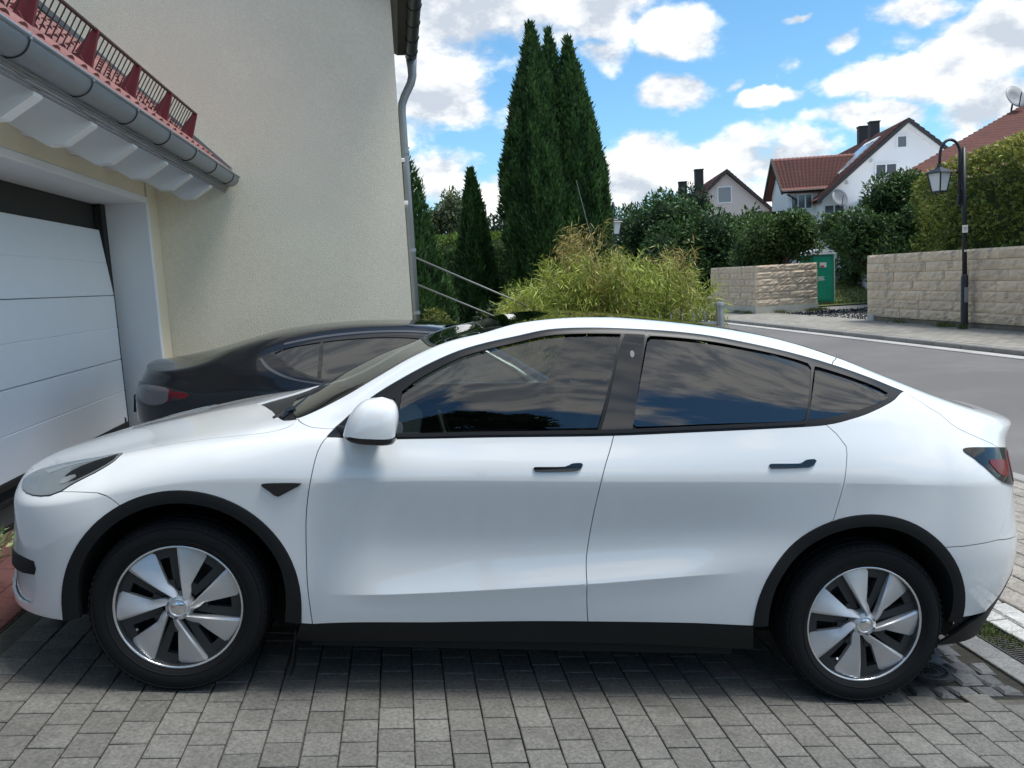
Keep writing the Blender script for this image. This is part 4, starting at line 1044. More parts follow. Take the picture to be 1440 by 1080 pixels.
class GlassSurf(Body):
    def __init__(s, B, t0=5.02, t1=5.92, bulge=.019): s.B = B; s.t0 = t0; s.t1 = t1; s.g = bulge; s.u0 = B.u0; s.u1 = B.u1; s.n = B.n; s.crease = []
    def S(s, u, t):
        u, t = np.broadcast_arrays(np.asarray(u, float), np.asarray(t, float)); a = s.B.S(u, np.full(u.shape, s.t0)); b = s.B.S(u, np.full(u.shape, s.t1))
        w = ((t - s.t0) / (s.t1 - s.t0))[..., None]; r = a + (b - a) * w; r[..., 1] += (s.g * 4 * w * (1 - w))[..., 0]; return r
UT = {
 'archF': [(-0.389, 0.71), (-0.375, 1.94), (-0.358, 2.55), (-0.325, 3.13), (-0.284, 3.57), (-0.212, 3.79), (-0.106, 3.88), (0.001, 3.88), (0.107, 3.82), (0.214, 3.67), (0.323, 3.37), (0.411, 2.93), (0.458, 2.4), (0.484, 1.72), (0.493, 1.09)],
 'archR': [(2.387, 1.0), (2.397, 1.38), (2.426, 1.78), (2.498, 2.46), (2.596, 3.14), (2.684, 3.38), (2.818, 3.5), (2.929, 3.47), (3.048, 3.34), (3.155, 3.0), (3.191, 2.33), (3.223, 1.59), (3.266, 0.71)],
 'sill': [(0.493, 1.09), (0.54, 1.02), (1.043, 0.99), (1.678, 0.99), (2.148, 1.01), (2.387, 1.0)],
 'bseam': [(-0.212, 3.79), (-0.277, 4.04), (-0.32, 4.32), (-0.378, 4.59), (-0.423, 4.53)],
 'headlight': [(-0.513, 4.69), (-0.533, 4.99), (-0.525, 5.42), (-0.495, 6.17), (-0.464, 6.51), (-0.417, 6.6), (-0.346, 6.41), (-0.291, 6.04), (-0.292, 5.55), (-0.302, 5.33), (-0.326, 5.02), (-0.363, 4.78), (-0.39, 4.54), (-0.42, 4.47), (-0.486, 4.55)],
 'fog': [(-0.638, 2.19), (-0.521, 2.37), (-0.463, 2.36), (-0.46, 2.2), (-0.512, 2.17), (-0.586, 2.1)],
 'vent': [(0.325, 3.99), (0.401, 4.02), (0.481, 4.01), (0.47, 3.96), (0.393, 3.78), (0.38, 3.79), (0.36, 3.85)],
 'doorF': [(0.567, 4.99), (0.536, 4.58), (0.518, 4.14), (0.503, 3.59), (0.503, 3.17), (0.513, 2.4), (0.528, 1.7), (0.54, 1.02)],
 'split': [(1.735, 5.0), (1.7, 4.4), (1.674, 3.69), (1.659, 3.02), (1.65, 2.44), (1.661, 1.62), (1.675, 0.99)],
 'doorR': [(2.644, 5.01), (2.687, 4.85), (2.723, 4.64), (2.719, 4.34), (2.704, 3.84), (2.684, 3.38)],
 'belt': [(0.567, 4.99), (0.738, 4.96), (0.895, 5.0), (1.197, 5.0), (1.459, 5.0), (1.735, 5.0), (2.082, 5.0), (2.437, 5.0), (2.644, 5.01), (2.797, 5.13), (2.872, 5.24), (2.935, 5.38), (2.99, 5.58), (3.05, 6.01)],
 'dloup': [(0.566, 5.07), (0.592, 5.89), (0.654, 6.03), (0.747, 6.03), (0.856, 5.99), (0.968, 6.0), (1.082, 5.99), (1.198, 6.02), (1.307, 6.02), (1.464, 6.01), (1.631, 6.0), (1.8, 5.99), (1.983, 6.0), (2.157, 6.0), (2.358, 6.0), (2.56, 5.99), (2.736, 6.0), (2.892, 5.99), (3.052, 6.04)],
 'apseam': [(0.419, 7.04), (0.451, 6.58), (0.494, 6.22), (0.536, 6.08), (0.586, 5.81)],
 'hoodrear': [(0.361, 7.03), (0.419, 7.04)],
 'hatchseam': [(3.05, 6.01), (3.15, 5.68), (3.208, 5.18), (3.363, 4.84)],
 'lamp': [(3.203, 4.67), (3.282, 4.76), (3.429, 4.86), (3.498, 4.8), (3.488, 4.4), (3.481, 4.05), (3.356, 4.1), (3.308, 4.21), (3.278, 4.32), (3.234, 4.5)],
 'lampred': [(3.289, 4.48), (3.383, 4.54), (3.366, 4.29), (3.324, 4.3), (3.301, 4.38)],
 'lampred2': [(3.472, 4.74), (3.498, 4.73), (3.46, 4.12), (3.395, 4.14)],
 'rseam': [(3.165, 2.95), (3.198, 2.99), (3.242, 3.05), (3.312, 3.12)],
 'glassF': [(0.897, 5.13), (0.879, 5.43), (0.892, 5.73), (0.97, 5.8), (1.083, 5.82), (1.198, 5.85), (1.312, 5.89), (1.463, 5.86), (1.629, 5.85), (1.778, 5.86), (1.667, 5.08), (1.312, 5.1)],
 'glassQ': [(0.844, 5.76), (0.857, 5.68), (0.833, 5.46), (0.784, 5.65), (0.717, 5.44), (0.704, 5.61), (0.768, 5.74)],
 'pillar': [(1.791, 5.86), (1.884, 5.84), (1.811, 5.08), (1.674, 5.08)],
 'glassR': [(1.894, 5.85), (2.085, 5.84), (2.283, 5.85), (2.485, 5.85), (2.623, 5.81), (2.629, 5.79), (2.553, 5.07), (2.182, 5.08), (1.819, 5.08)],
 'glassC': [(2.64, 5.81), (2.789, 5.79), (2.929, 5.74), (2.956, 5.69), (2.907, 5.49), (2.851, 5.34), (2.773, 5.22), (2.704, 5.14), (2.567, 5.08)],
 'handleF': [(1.403, 4.29), (1.408, 4.32), (1.533, 4.34), (1.562, 4.42), (1.6, 4.43), (1.606, 4.39), (1.595, 4.27), (1.571, 4.22), (1.412, 4.2)],
 'handleR': [(2.385, 4.33), (2.391, 4.36), (2.519, 4.36), (2.543, 4.42), (2.58, 4.43), (2.588, 4.4), (2.576, 4.32), (2.555, 4.28), (2.394, 4.26)],
 'railcut': [(2.736, 6.0), (2.818, 7.21)],
 'rvalance': [(3.266, 0.71), (3.356, 0.57), (3.399, 0.6), (3.431, 1.0), (3.434, 1.43)]}
def both(fn):
    for s in (-1, 1): fn(s)

def wheel(parent, loc, side, spin=0.0, detail=True):
    """wheel facing -y when side is -1"""
    w = MB().lathe([(.10, .02), (.235, .03), (.243, -.085), (.250, -.098), (.256, -.100), (.256, -.07), (.25, .06), (.25, .12), (.22, .12), (.10, .10)], 48, 'y', close=True).build('wheel', M['wheel_dark'], parent, angle=35)
    prof = [(.250, -.096), (.258, -.104), (.272, -.116), (.290, -.1215), (.306, -.1225), (.322, -.1205), (.336, -.114), (.347, -.104), (.3535, -.092), (.3555, -.07), (.3555, -.066), (.347, -.064), (.347, -.055), (.356, -.053), (.3565, -.012), (.348, -.010), (.348, .0), (.3565, .002), (.3565, .05), (.348, .052), (.348, .062), (.3555, .064), (.353, .09), (.34, .112), (.306, .123), (.27, .115), (.25, .10)]
    ty = MB().lathe(prof, 72, 'y', close=True).build('tyre', M['tyre'], w, angle=38)
    # rounded tread blocks on the shoulder, shallow sidewall rib
    b = MB()
    for k in range(72):
        a = 2 * math.pi * k / 72; b.box((.3425 * math.cos(a), -.1035, .3425 * math.sin(a)), (.006, .020, .0145), Matrix.Rotation(-a, 3, 'Y') @ Matrix.Rotation(math.radians(42), 3, 'Z'), .002)
    for r, y in ((.276, -.1180), (.331, -.1168)): b.lathe([(r, y), (r + .003, y - .003), (r + .006, y)], 72, 'y')
    b.build('shoulder_tread', M['tyre'], w)
    MB().lathe([(.05, .035), (.165, .035), (.165, .055), (.05, .055)], 40, 'y').build('brake_disc', M['brake'], w, angle=35)
    if detail: MB().box((.13, .03, .03), (.09, .06, .15), None, .012).build('brake_caliper', M['wheel_dark'], w)
    MB().lathe([(.2475, -.1005), (.2505, -.1065), (.2565, -.1070), (.2590, -.1030), (.2570, -.0985), (.25, -.0975)], 96, 'y', close=True).build('bright_ring', M['bright'], w, smooth=True)
    # dark cover with seven openings, seven twisted silver blades
    cv = MB(); R = .247
    def P(r, deg, y): a = math.radians(deg); return (-r * math.cos(a) * (-1), y, r * math.sin(a))
    for k in range(7):
        t0 = 93.0 - 360 / 7 * k + spin
        bl = MB(); n = 10; rows = []
        x1, z1 = R * math.cos(math.radians(t0)), R * math.sin(math.radians(t0)); x2, z2 = .046 * math.cos(math.radians(t0 - 30)), .046 * math.sin(math.radians(t0 - 30))
        for i in range(n + 1):
            s = i / n; rx, rz = x1 + (x2 - x1) * s, z1 + (z2 - z1) * s; r = math.hypot(rx, rz)
            a = math.degrees(math.atan2(rz, rx))
            span = 28.0 if r > .12 else 28.0 + (.12 - r) * 330
            tr = t0 - 29.0 if r > .10 else t0 - 29 - (.10 - r) * 520
            tr = min(tr, a - 8)
            while a - tr > 180: tr += 360
            dome = -.097 + .006 * (r / R) ** 2 - .012 * (1 - (r / R)) - .008 * math.sin(math.pi * min(1, r / R))
            row = [(r * math.cos(math.radians(a)), dome + .030, r * math.sin(math.radians(a)))]
            for q, h in ((0, .0), (.10, -.005), (.22, -.004), (.6, .004), (1, .014)):
                aa = math.radians(a + (tr - a) * q); row.append((r * math.cos(aa), dome + h, r * math.sin(aa)))
            aa = math.radians(tr); row.append((r * math.cos(aa), dome + .035, r * math.sin(aa)))
            rows.append(row)
        m_ = len(rows[0]); v = [p for rw in rows for p in rw]
        f = [(i * m_ + j, i * m_ + j + 1, (i + 1) * m_ + j + 1, (i + 1) * m_ + j) for i in range(n) for j in range(m_ - 1)]
        f += [tuple(range(m_ - 1, -1, -1))]
        bl.add(v, f).build('blade', M['silver'], w, angle=22)
        # dark spoke beside the next blade and the recessed web that leaves a slot open
        for (d0, d1, r0, r1, y) in ((-42.5, -52.5, .07, R, -.082), (-27, -42.5, .205, R, -.080), (-26, -43, .06, .112, -.084)):
            q = []
            for i in range(7):
                a = t0 + d0 + (d1 - d0) * i / 6
                if r0 < .08 and d0 == -42.5: q.append((P(r0, a + 12 * (1 - i / 6) - 6, y + .004), P(r1, a, y)))
                else: q.append((P(r0, a, y), P(r1, a, y)))
            v = [p for pr in q for p in pr]; v += [(p[0], p[1] + .03, p[2]) for p in v]; k2 = 14
            f = [(2 * i, 2 * i + 1, 2 * i + 3, 2 * i + 2) for i in range(6)] + [(k2 + 2 * i, 2 * i, 2 * i + 2, k2 + 2 * i + 2) for i in range(6)] + [(2 * i + 1, k2 + 2 * i + 1, k2 + 2 * i + 3, 2 * i + 3) for i in range(6)] + [(0, k2, k2 + 1, 1), (12, 13, k2 + 13, k2 + 12)]
            cv.add(v, f)
    cv.build('wheel_cover', M['wheel_dark'], w, angle=30)
    MB().lathe([(.0, -.108), (.030, -.108), (.0315, -.1105), (.034, -.1115), (.037, -.1105), (.039, -.108), (.050, -.104), (.056, -.09), (.06, -.07)], 40, 'y').build('hub', M['silver'], w, angle=35)
    MB().lathe([(.0, -.1095), (.027, -.1092), (.029, -.107)], 32, 'y').build('hub_cap', M['bright'], w, smooth=True)
    if detail:
        a = math.radians(211.5 + spin); MB().tube([(.205 * math.cos(a), -.07, .205 * math.sin(a)), (.19 * math.cos(a), -.098, .19 * math.sin(a))], .006, 6).build('valve', M['bright'], w)
    w.location = loc; w.rotation_euler = (0, 0, 0 if side < 0 else math.pi)
    return w

def ut_from_xz(B, x, z):
    u, t = x, 2.5
    for _ in range(30):
        p = B.S(np.array([u]), np.array([t]))[0]; e = np.array([x - p[0], z - p[2]])
        if abs(e).max() < 1e-5: break
        pu = B.S(np.array([u + 1e-4]), np.array([t]))[0]; pt = B.S(np.array([u]), np.array([t + 1e-4 if t < B.n - 1.01 else t - 1e-4]))[0]
        J = np.array([[pu[0] - p[0], pt[0] - p[0]], [pu[2] - p[2], pt[2] - p[2]]]) / 1e-4
        try: d = np.linalg.solve(J, e)
        except Exception: break
        d = np.clip(d, -.3, .3); u = float(np.clip(u + d[0] * .8, B.u0 + 1e-3, B.u1 - 1e-3)); t = float(np.clip(t + d[1] * .8, 0.0, B.n - 1))
    return (u, t)
def arch_inner(B, outer, cx, cz, w_top, w_side):
    out = []
    for u, t in outer:
        p = B.S(np.array([u]), np.array([t]))[0]; v = np.array([p[0] - cx, p[2] - cz]); l = np.linalg.norm(v); a = abs(v[1]) / l
        w = w_side + (w_top - w_side) * max(0, a) if v[1] > 0 else w_side
        q = v * (l - w) / l
        out.append((cx + q[0], cz + q[1]))
    return out

def white_car():
    B = WHITE; u0, u1 = B.u0 + 1e-3, B.u1 - 1e-3
    root = empty('parked_car', (0, 0, 0), label='white electric hatchback parked across the foreground with black wheel arches', cat='car', group='cars parked on the drive')
    Cc = UT
    def arch(cx, cz, a, b, zl, zr, n=44):
        pts = [(cx - a, zl)] + [(cx - a * math.cos(q), cz + b * math.sin(q)) for q in np.linspace(0.0, math.pi, n)] + [(cx + a, zr)]
        return [ut_from_xz(B, x, z) for x, z in pts]
    aF = arch(.024, .365, .470, .480, .289, .309); aR = arch(2.862, .372, .476, .479, .344, .392)
    seamF = crv(Cc['doorF']); split = crv(Cc['split']); seamR = crv(Cc['doorR'])
    belt = crv(Cc['belt']); dup = crv(Cc['dloup'])
    bi = lambda c, u: min(range(len(c)), key=lambda i: abs(c[i][0] - u))
    def cut(c, ua, ub):
        i, j = bi(c, ua), bi(c, ub); return c[i:j + 1] if i <= j else c[j:i + 1][::-1]
    rev = lambda c: c[::-1]
    sill = Cc['sill']
    hl = [(-.60, 5.05), (-.60, 5.35), (-.565, 5.75), (-.53, 6.05), (-.478, 6.30), (-.417, 6.36), (-.350, 6.22), (-.291, 6.04), (-.292, 5.6), (-.302, 5.33), (-.326, 5.02), (-.363, 4.78), (-.39, 4.54), (-.42, 4.45), (-.486, 4.52), (-.56, 4.75)]
    bseam = [aF[min(range(len(aF) // 2), key=lambda i: abs(aF[i][0] + .212))], (-.277, 4.04), (-.33, 4.32), (-.38, 4.50), (-.42, 4.60)]
    pt, wv = M['pearl'], .0022
    ap = Cc['apseam']; ws0 = (.419, 7.0)
    hood_edge = [(u0, 5.95), (-.62, 5.98), (-.45, 6.02), (-.291, 6.04), (0, 6.0), (.3, 6.1), (.40, 6.55), (.419, 6.95)]
    fender_top = [(-.291, 6.04), (0, 6.0), (.3, 6.1), (.40, 6.55), (.419, 6.95)]
    for s in (-1, 1):
        iF = bi(aF, -.212); iR0 = bi(aR, 2.684); iR1 = bi(aR, 3.160)
        front = join(rev(aF[:iF + 1])[::-1], crv(bseam), lin((-.42, 4.60), (-.291, 6.04)), lin((-.291, 6.04), (-.45, 6.02), (-.62, 5.98), (u0, 5.95)), lin((u0, 5.95), (u0, 1.0)), lin((u0, 1.0), (aF[0][0], 1.0)), lin((aF[0][0], 1.0), aF[0]))
        inl = crv([(-.70, 1.98), (-.60, 2.02), (-.512, 2.07), (-.462, 2.12), (-.452, 1.78), (-.468, 1.45), (-.53, 1.33), (-.62, 1.37), (-.70, 1.52)], True)
        fb = panel(B, front, pt, 'front_bumper', root, s, gap=wv, holes=[inl])
        panel(B, inset(B, inl, -.004), pt, 'air_inlet', root, s, off=-.016, flange=0)
        hood = join(crv(hood_edge), lin((.419, 6.95), (.361, 7.03), (.25, 7.5), (.10, 8.0)), lin((.10, 8), (u0, 8)), lin((u0, 8), (u0, 5.95)))
        panel(B, hood, pt, 'bonnet', root, s, gap=wv)
        fender = join(aF[iF:], lin(aF[-1], (.54, 1.02)), rev(seamF), lin((.567, 4.99), (.566, 5.07), (.586, 5.81)), rev(crv(ap)), rev(crv(fender_top)), lin((-.291, 6.04), (-.42, 4.60)), rev(crv(bseam)))
        panel(B, fender, pt, 'fender', root, s, gap=wv)
        fd = join(rev(seamF), cut(belt, .567, 1.735), split, rev(lin(*sill[1:3], (1.675, .99))))
        panel(B, fd, pt, 'front_door', root, s, gap=wv)
        rd = join(rev(split), cut(belt, 1.735, 2.644), seamR, rev(aR[:iR0 + 1]), lin(aR[0], (2.148, 1.01), (1.675, .99)))
        panel(B, rd, pt, 'rear_door', root, s, gap=wv)
        rs_ = Cc['rseam']
        qp = join(rev(seamR), cut(belt, 2.644, 3.051), crv(Cc['hatchseam']), lin((3.363, 4.84), (3.44, 4.6), (3.44, 4.0), (3.36, 3.5), (3.312, 3.12)), rev(crv(rs_)), rev(aR[iR0:iR1 + 1]))
        panel(B, qp, pt, 'rear_quarter', root, s, gap=wv)
        rail = join(lin(ws0, (.6, 7), (1.19, 7), (2.0, 7), (2.79, 7)), lin((2.79, 7.0), (2.735, 6.0)), rev(cut(dup, .592, 2.735)), rev(crv(ap)))
        panel(B, rail, pt, 'roof_rail', root, s, gap=wv)
        hat = join(lin((2.735, 6.0), (2.79, 7.0)), lin((2.79, 7), (3.0, 7), (3.33, 7), (3.38, 7.4), (3.40, 8)), lin((3.40, 8), (u1, 8)), lin((u1, 8), (u1, 3.0)), lin((u1, 3.0), (3.312, 3.12)), rev(lin((3.363, 4.84), (3.44, 4.6), (3.44, 4.0), (3.36, 3.5), (3.312, 3.12))), rev(crv(Cc['hatchseam'])), rev(cut(dup, 2.735, 3.052)))
        panel(B, hat, pt, 'tailgate', root, s, gap=wv)
        rbm = join(aR[iR1:], lin(aR[-1], (3.34, .72), (3.41, 1.02), (3.45, 1.42), (3.55, 1.5), (u1, 1.5)), lin((u1, 1.5), (u1, 3.0)), lin((u1, 3.0), (3.312, 3.12)), rev(crv(rs_)))
        panel(B, rbm, pt, 'rear_bumper', root, s, gap=wv)
        # black lower parts
        panel(B, join(lin((u0, 0), (-.389, 0)), lin((-.389, 0), (-.389, 1.0)), lin((-.389, 1), (u0, 1)), lin((u0, 1), (u0, 0))), M['trim_rough'], 'front_lip', root, s, off=-.012)
        panel(B, join(lin((.462, 0.05), (1.1, 0), (2.36, 0), (2.41, .02)), lin((2.41, .02), (2.387, 1.0)), lin((2.387, 1.0), (2.148, 1.01), (1.675, .99), (1.043, 1.0), (.54, 1.02), (.493, 1.09)), lin((.493, 1.09), (.462, .05))), M['trim_rough'], 'sill_cladding', root, s, off=-.002, flange=.05)
        panel(B, join(lin((3.20, 0), (u1, 0)), lin((u1, 0), (u1, 1.5)), lin((u1, 1.5), (3.55, 1.5), (3.45, 1.42), (3.41, 1.02), (3.34, .72), (3.275, .58)), lin((3.275, .58), (3.20, 0))), M['trim_rough'], 'rear_valance', root, s, off=.002)
        for nm, arc, cx, cz, x0 in (('f', aF, .01, .36, 0), ('r', aR, 2.86, .36, 1)):
            a2 = list(arc)
            pass
            P3 = [B.S(np.array([u]), np.array([t]))[0] for u, t in a2]
            inn = []
            for p in P3:
                v = np.array([p[0] - cx, p[2] - cz]); l = np.hypot(*v); w = .050 if v[1] > .2 else .050 + .018 * min(1, (.2 - v[1]) / .3)
                inn.append((cx + v[0] * (l - w) / l, cz + v[1] * (l - w) / l))
            V = []; n = len(P3); nrm = B.N(np.array([q[0] for q in a2]), np.array([q[1] for q in a2])); nrm *= np.sign(nrm[:, 1:2] + 1e-9)
            for i, p in enumerate(P3):
                y = p[1]; ix, iz = inn[i]
                o1 = p + nrm[i] * .001 - np.array([0, .006, 0]); o2 = p + nrm[i] * .006
                mid = np.array([p[0] * .5 + ix * .5, y + .009, p[2] * .5 + iz * .5])
                V += [o1, o2, mid, np.array([ix, y + .004, iz]), np.array([ix, y - .012, iz]), np.array([cx + (ix - cx) * 1.02, y - .05, cz + (iz - cz) * 1.02]), np.array([cx + (ix - cx) * 1.05, .50, cz + (iz - cz) * 1.05])]
            V = np.array(V); V[:, 1] *= s
            f = [(i * 7 + j, i * 7 + j + 1, (i + 1) * 7 + j + 1, (i + 1) * 7 + j) for i in range(n - 1) for j in range(4)]
            MB().add([tuple(q) for q in V], f).build('wheel_arch_trim', M['trim_rough'], root, angle=40)
            f = [(i * 7 + j, i * 7 + j + 1, (i + 1) * 7 + j + 1, (i + 1) * 7 + j) for i in range(n - 1) for j in (4, 5)] + [tuple(i * 7 + 6 for i in range(n))]
            MB().add([tuple(q) for q in V], f).build('wheel_well', M['inner'], root)
            wheel(root, (0.0 if x0 == 0 else 2.89, s * .818, .3535), s, spin=(0 if x0 == 0 else 25.4) if s < 0 else 11)
        # lamps, vents, handles
        hl_ = crv(hl, True)
        panel(B, inset(B, hl_, -.004), M['trim'], 'headlight_seal', root, s, off=.0015, flange=.006)
        lam = panel(B, hl_, M['lens'], 'headlight', root, s, off=.004, flange=.010)
        panel(B, crv([(-.50, 5.75), (-.40, 6.02), (-.315, 5.95), (-.315, 5.85), (-.40, 5.82), (-.47, 5.55)], True), M['lens_clear'], 'light_bar', lam, s, off=.0055, flange=.003)
        panel(B, crv([(-.405, 5.02), (-.385, 5.18), (-.372, 5.16), (-.368, 5.0), (-.385, 4.84), (-.40, 4.82)], True, .01), M['lens_clear'], 'projector', lam, s, off=.0065, flange=.003)
        panel(B, join(crv([(-.385, 4.86), (-.40, 5.25), (-.37, 5.60), (-.32, 5.85), (-.300, 5.95)]), crv([(-.300, 5.95), (-.298, 5.6), (-.308, 5.33), (-.332, 5.06), (-.364, 4.86), (-.385, 4.86)])), M['trim'], 'lamp_bezel', lam, s, off=.0052, flange=.003)
        panel(B, crv([(-.70, 2.28), (-.62, 2.42), (-.521, 2.47), (-.463, 2.45), (-.458, 2.16), (-.512, 2.10), (-.60, 2.05), (-.70, 2.0)], True), M['trim'], 'fog_slot', root, s, off=.003, flange=.006)
        v_ = panel(B, crv([Cc['vent'][i] for i in range(7)], True, .01), M['gloss_black'], 'side_camera', root, s, off=.009, flange=.012)
        lp = crv([(3.203, 4.67), (3.282, 4.77), (3.429, 4.86), (3.60, 4.86), (3.74, 4.66), (3.75, 4.3), (3.62, 4.06), (3.481, 4.02), (3.356, 4.10), (3.307, 4.21), (3.278, 4.32), (3.234, 4.5)], True, .012)
        tl = panel(B, lp, M['gloss_black'], 'tail_light', root, s, off=.004, flange=.010)
        panel(B, crv([(3.289, 4.50), (3.36, 4.55), (3.41, 4.55), (3.395, 4.25), (3.34, 4.24), (3.305, 4.36)], True, .01), M['red_lens'], 'red_lens', tl, s, off=.006, flange=.004)
        panel(B, crv([(3.455, 4.74), (3.56, 4.76), (3.68, 4.60), (3.68, 4.30), (3.58, 4.12), (3.455, 4.12)], True, .012), M['red_lens'], 'red_lens', tl, s, off=.006, flange=.004)
        for nm in ('handleF', 'handleR'):
            panel(B, crv(Cc[nm], True, .012), M['gloss_black'], 'door_handle', root, s, off=.006, flange=.012)
        # glasshouse
        dlo = join(belt, rev(dup))
        gF = join(lin((.838, 5.10), (.855, 5.70)), crv([(.855, 5.70), (.905, 5.76), (.97, 5.80), (1.083, 5.83), (1.198, 5.85), (1.312, 5.87), (1.463, 5.87), (1.629, 5.87), (1.778, 5.87)]), lin((1.778, 5.87), (1.668, 5.08)), lin((1.668, 5.08), (1.312, 5.08), (.838, 5.10)))
        gQ = join(lin((.826, 5.64), (.808, 5.16)), lin((.808, 5.16), (.70, 5.2)), lin((.70, 5.2), (.70, 5.42), (.755, 5.58), (.826, 5.64)))
        gR = crv([(1.894, 5.83), (1.91, 5.86), (2.085, 5.86), (2.283, 5.86), (2.485, 5.855), (2.615, 5.82), (2.625, 5.75), (2.556, 5.10), (2.54, 5.08), (2.182, 5.08), (1.83, 5.08), (1.815, 5.11)], True)
        gC = crv([(2.645, 5.79), (2.66, 5.80), (2.789, 5.78), (2.929, 5.73), (2.965, 5.68), (2.907, 5.47), (2.851, 5.34), (2.773, 5.22), (2.704, 5.14), (2.585, 5.09), (2.570, 5.10)], True)
        panel(B, dlo, M['trim'], 'window_trim', root, s, holes=[gF, gQ, gR, gC], off=-.002, flange=.010, gap=.0008)
        GB = GlassSurf(B); panel(GB, gF, M['glass_front'], 'front_window', root, s, off=-.006, flange=0); panel(GB, gQ, M['glass_dark'], 'mirror_window', root, s, off=-.006, flange=0)
        panel(GB, gR, M['glass_dark'], 'rear_window', root, s, off=-.006, flange=0); panel(GB, gC, M['glass_dark'], 'quarter_window', root, s, off=-.006, flange=0)
        pc = panel(B, join(lin((1.795, 5.87), (1.884, 5.87)), lin((1.884, 5.87), (1.812, 5.06)), lin((1.812, 5.06), (1.680, 5.06)), lin((1.680, 5.06), (1.795, 5.87))), M['gloss_black'], 'pillar_cover', root, s, off=.001, flange=.006)
        panel(B, crv([(1.822 + .0095 * math.cos(a), 5.66 + .030 * math.sin(a)) for a in np.linspace(0, 2 * math.pi, 13)[:-1]], True, .004), M['brake'], 'pillar_camera', pc, s, off=.003, flange=.002)
        # bright-dark waist strip along the window base
        panel(B, join(lin((.62, 5.03), (1.2, 5.03), (1.9, 5.03), (2.55, 5.03)), lin((2.55, 5.03), (2.56, 5.075), (1.9, 5.075), (1.2, 5.075), (.64, 5.075))), M['trim'], 'waist_strip', root, s, off=.003, flange=.006)
        # windscreen, cowl, roof and rear glass (one half each side of the centre line)
        panel(B, join(lin((.43, 7.02), (.6, 7.02), (1.19, 7.02)), lin((1.19, 7.02), (1.205, 7.5), (1.215, 8)), lin((1.215, 8), (.30, 8)), lin((.30, 8), (.34, 7.5), (.43, 7.02))), M['glass_ws'], 'windscreen', root, s, off=-.002, flange=0)
        panel(B, join(lin((.10, 8), (.25, 7.5), (.361, 7.03), (.419, 6.95)), lin((.419, 6.95), (.43, 7.02), (.34, 7.5), (.30, 8)), lin((.30, 8), (.10, 8))), M['trim'], 'cowl', root, s, off=-.010, flange=.02)
        panel(B, join(lin((1.19, 7.0), (1.205, 7.5), (1.215, 8)), lin((1.215, 8), (1.30, 8)), lin((1.30, 8), (1.29, 7.5), (1.26, 7.0)), lin((1.26, 7), (1.19, 7))), M['gloss_black'], 'header_strip', root, s, off=0, flange=.01)
        panel(B, join(lin((1.26, 7.0), (1.29, 7.5), (1.30, 8)), lin((1.30, 8), (2.30, 8)), lin((2.30, 8), (2.30, 7.0)), lin((2.30, 7), (1.8, 7), (1.26, 7))), M['glass_roof'], 'roof_glass', root, s, off=0, flange=.01, gap=.001)
        panel(B, join(lin((2.30, 7.0), (2.30, 8)), lin((2.30, 8), (3.40, 8)), lin((3.40, 8), (3.38, 7.4), (3.33, 7)), lin((3.33, 7), (2.79, 7), (2.30, 7))), M['glass_roof'], 'rear_glass', root, s, off=0, flange=.01, gap=.001)
        # dark inner skin so that gaps and windows look into a closed car
        aFc, aRc = join(aF, lin(aF[-1], (.5, .3), (-.38, .3), aF[0])), join(aR, lin(aR[-1], (3.24, .1), (2.38, .1), aR[0]))
        panel(B, join(lin((u0 + .01, .2), (u1 - .01, .2)), lin((u1 - .01, .2), (u1 - .01, 8)), lin((u1 - .01, 8), (3.42, 8), (3.33, 6.9), (3.1, 6.1), (2.98, 5.4), (2.65, 4.96), (.6, 4.93), (.38, 6.9), (.08, 8), (u0 + .01, 8)), lin((u0 + .01, 8), (u0 + .01, .2))), M['inner'], 'inner_skin', root, s, holes=[aFc, aRc], off=-.022, flange=0, gu=.08, gt=.25)
        # door mirror
        mx, my, mz = .79, s * -1 * -1, 1.15
        mb = MB(); nth, nph = 22, 12; V = []
        cxm, cym, czm = .768, 1.045, 1.115
        for i in range(nph + 1):
            h = i / nph                                  # 0 at the base, 1 at the crown
            for k in range(nth):
                a = 2 * math.pi * k / nth; c_, s_ = math.cos(a), math.sin(a)
                sc = (1 - h ** 2.7) ** (1 / 2.4) if h < 1 else 0
                ex = (abs(c_) ** .62) * math.copysign(1, c_); ey = (abs(s_) ** .7) * math.copysign(1, s_)
                lx = .088 if c_ > 0 else .112
                V.append((cxm + lx * ex * sc + .030 * (h - .3), s * (cym + .095 * ey * sc), czm + .150 * h))
        f = [(i * nth + k, i * nth + (k + 1) % nth, (i + 1) * nth + (k + 1) % nth, (i + 1) * nth + k) for i in range(nph) for k in range(nth)]
        cap_ = MB().add(V, f + [tuple(range(nth))]).build('door_mirror', pt, root, angle=50)
        V2 = []
        for z, k_ in ((czm - .001, 1.015), (czm - .012, 1.015), (czm - .024, .93), (czm - .030, .70)):
            for k in range(nth):
                a = 2 * math.pi * k / nth; c_, s_ = math.cos(a), math.sin(a)
                ex = (abs(c_) ** .62) * math.copysign(1, c_); ey = (abs(s_) ** .7) * math.copysign(1, s_); lx = .088 if c_ > 0 else .112
                V2.append((cxm - .0054 + lx * ex * k_, s * (cym + .095 * ey * k_), z + (.006 if c_ < 0 else 0) * (-c_)))
        MB().add(V2, [(i * nth + k, i * nth + (k + 1) % nth, (i + 1) * nth + (k + 1) % nth, (i + 1) * nth + k) for i in range(3) for k in range(nth)] + [tuple(range(3 * nth, 4 * nth))]).build('mirror_base', M['gloss_black'], cap_, angle=40)
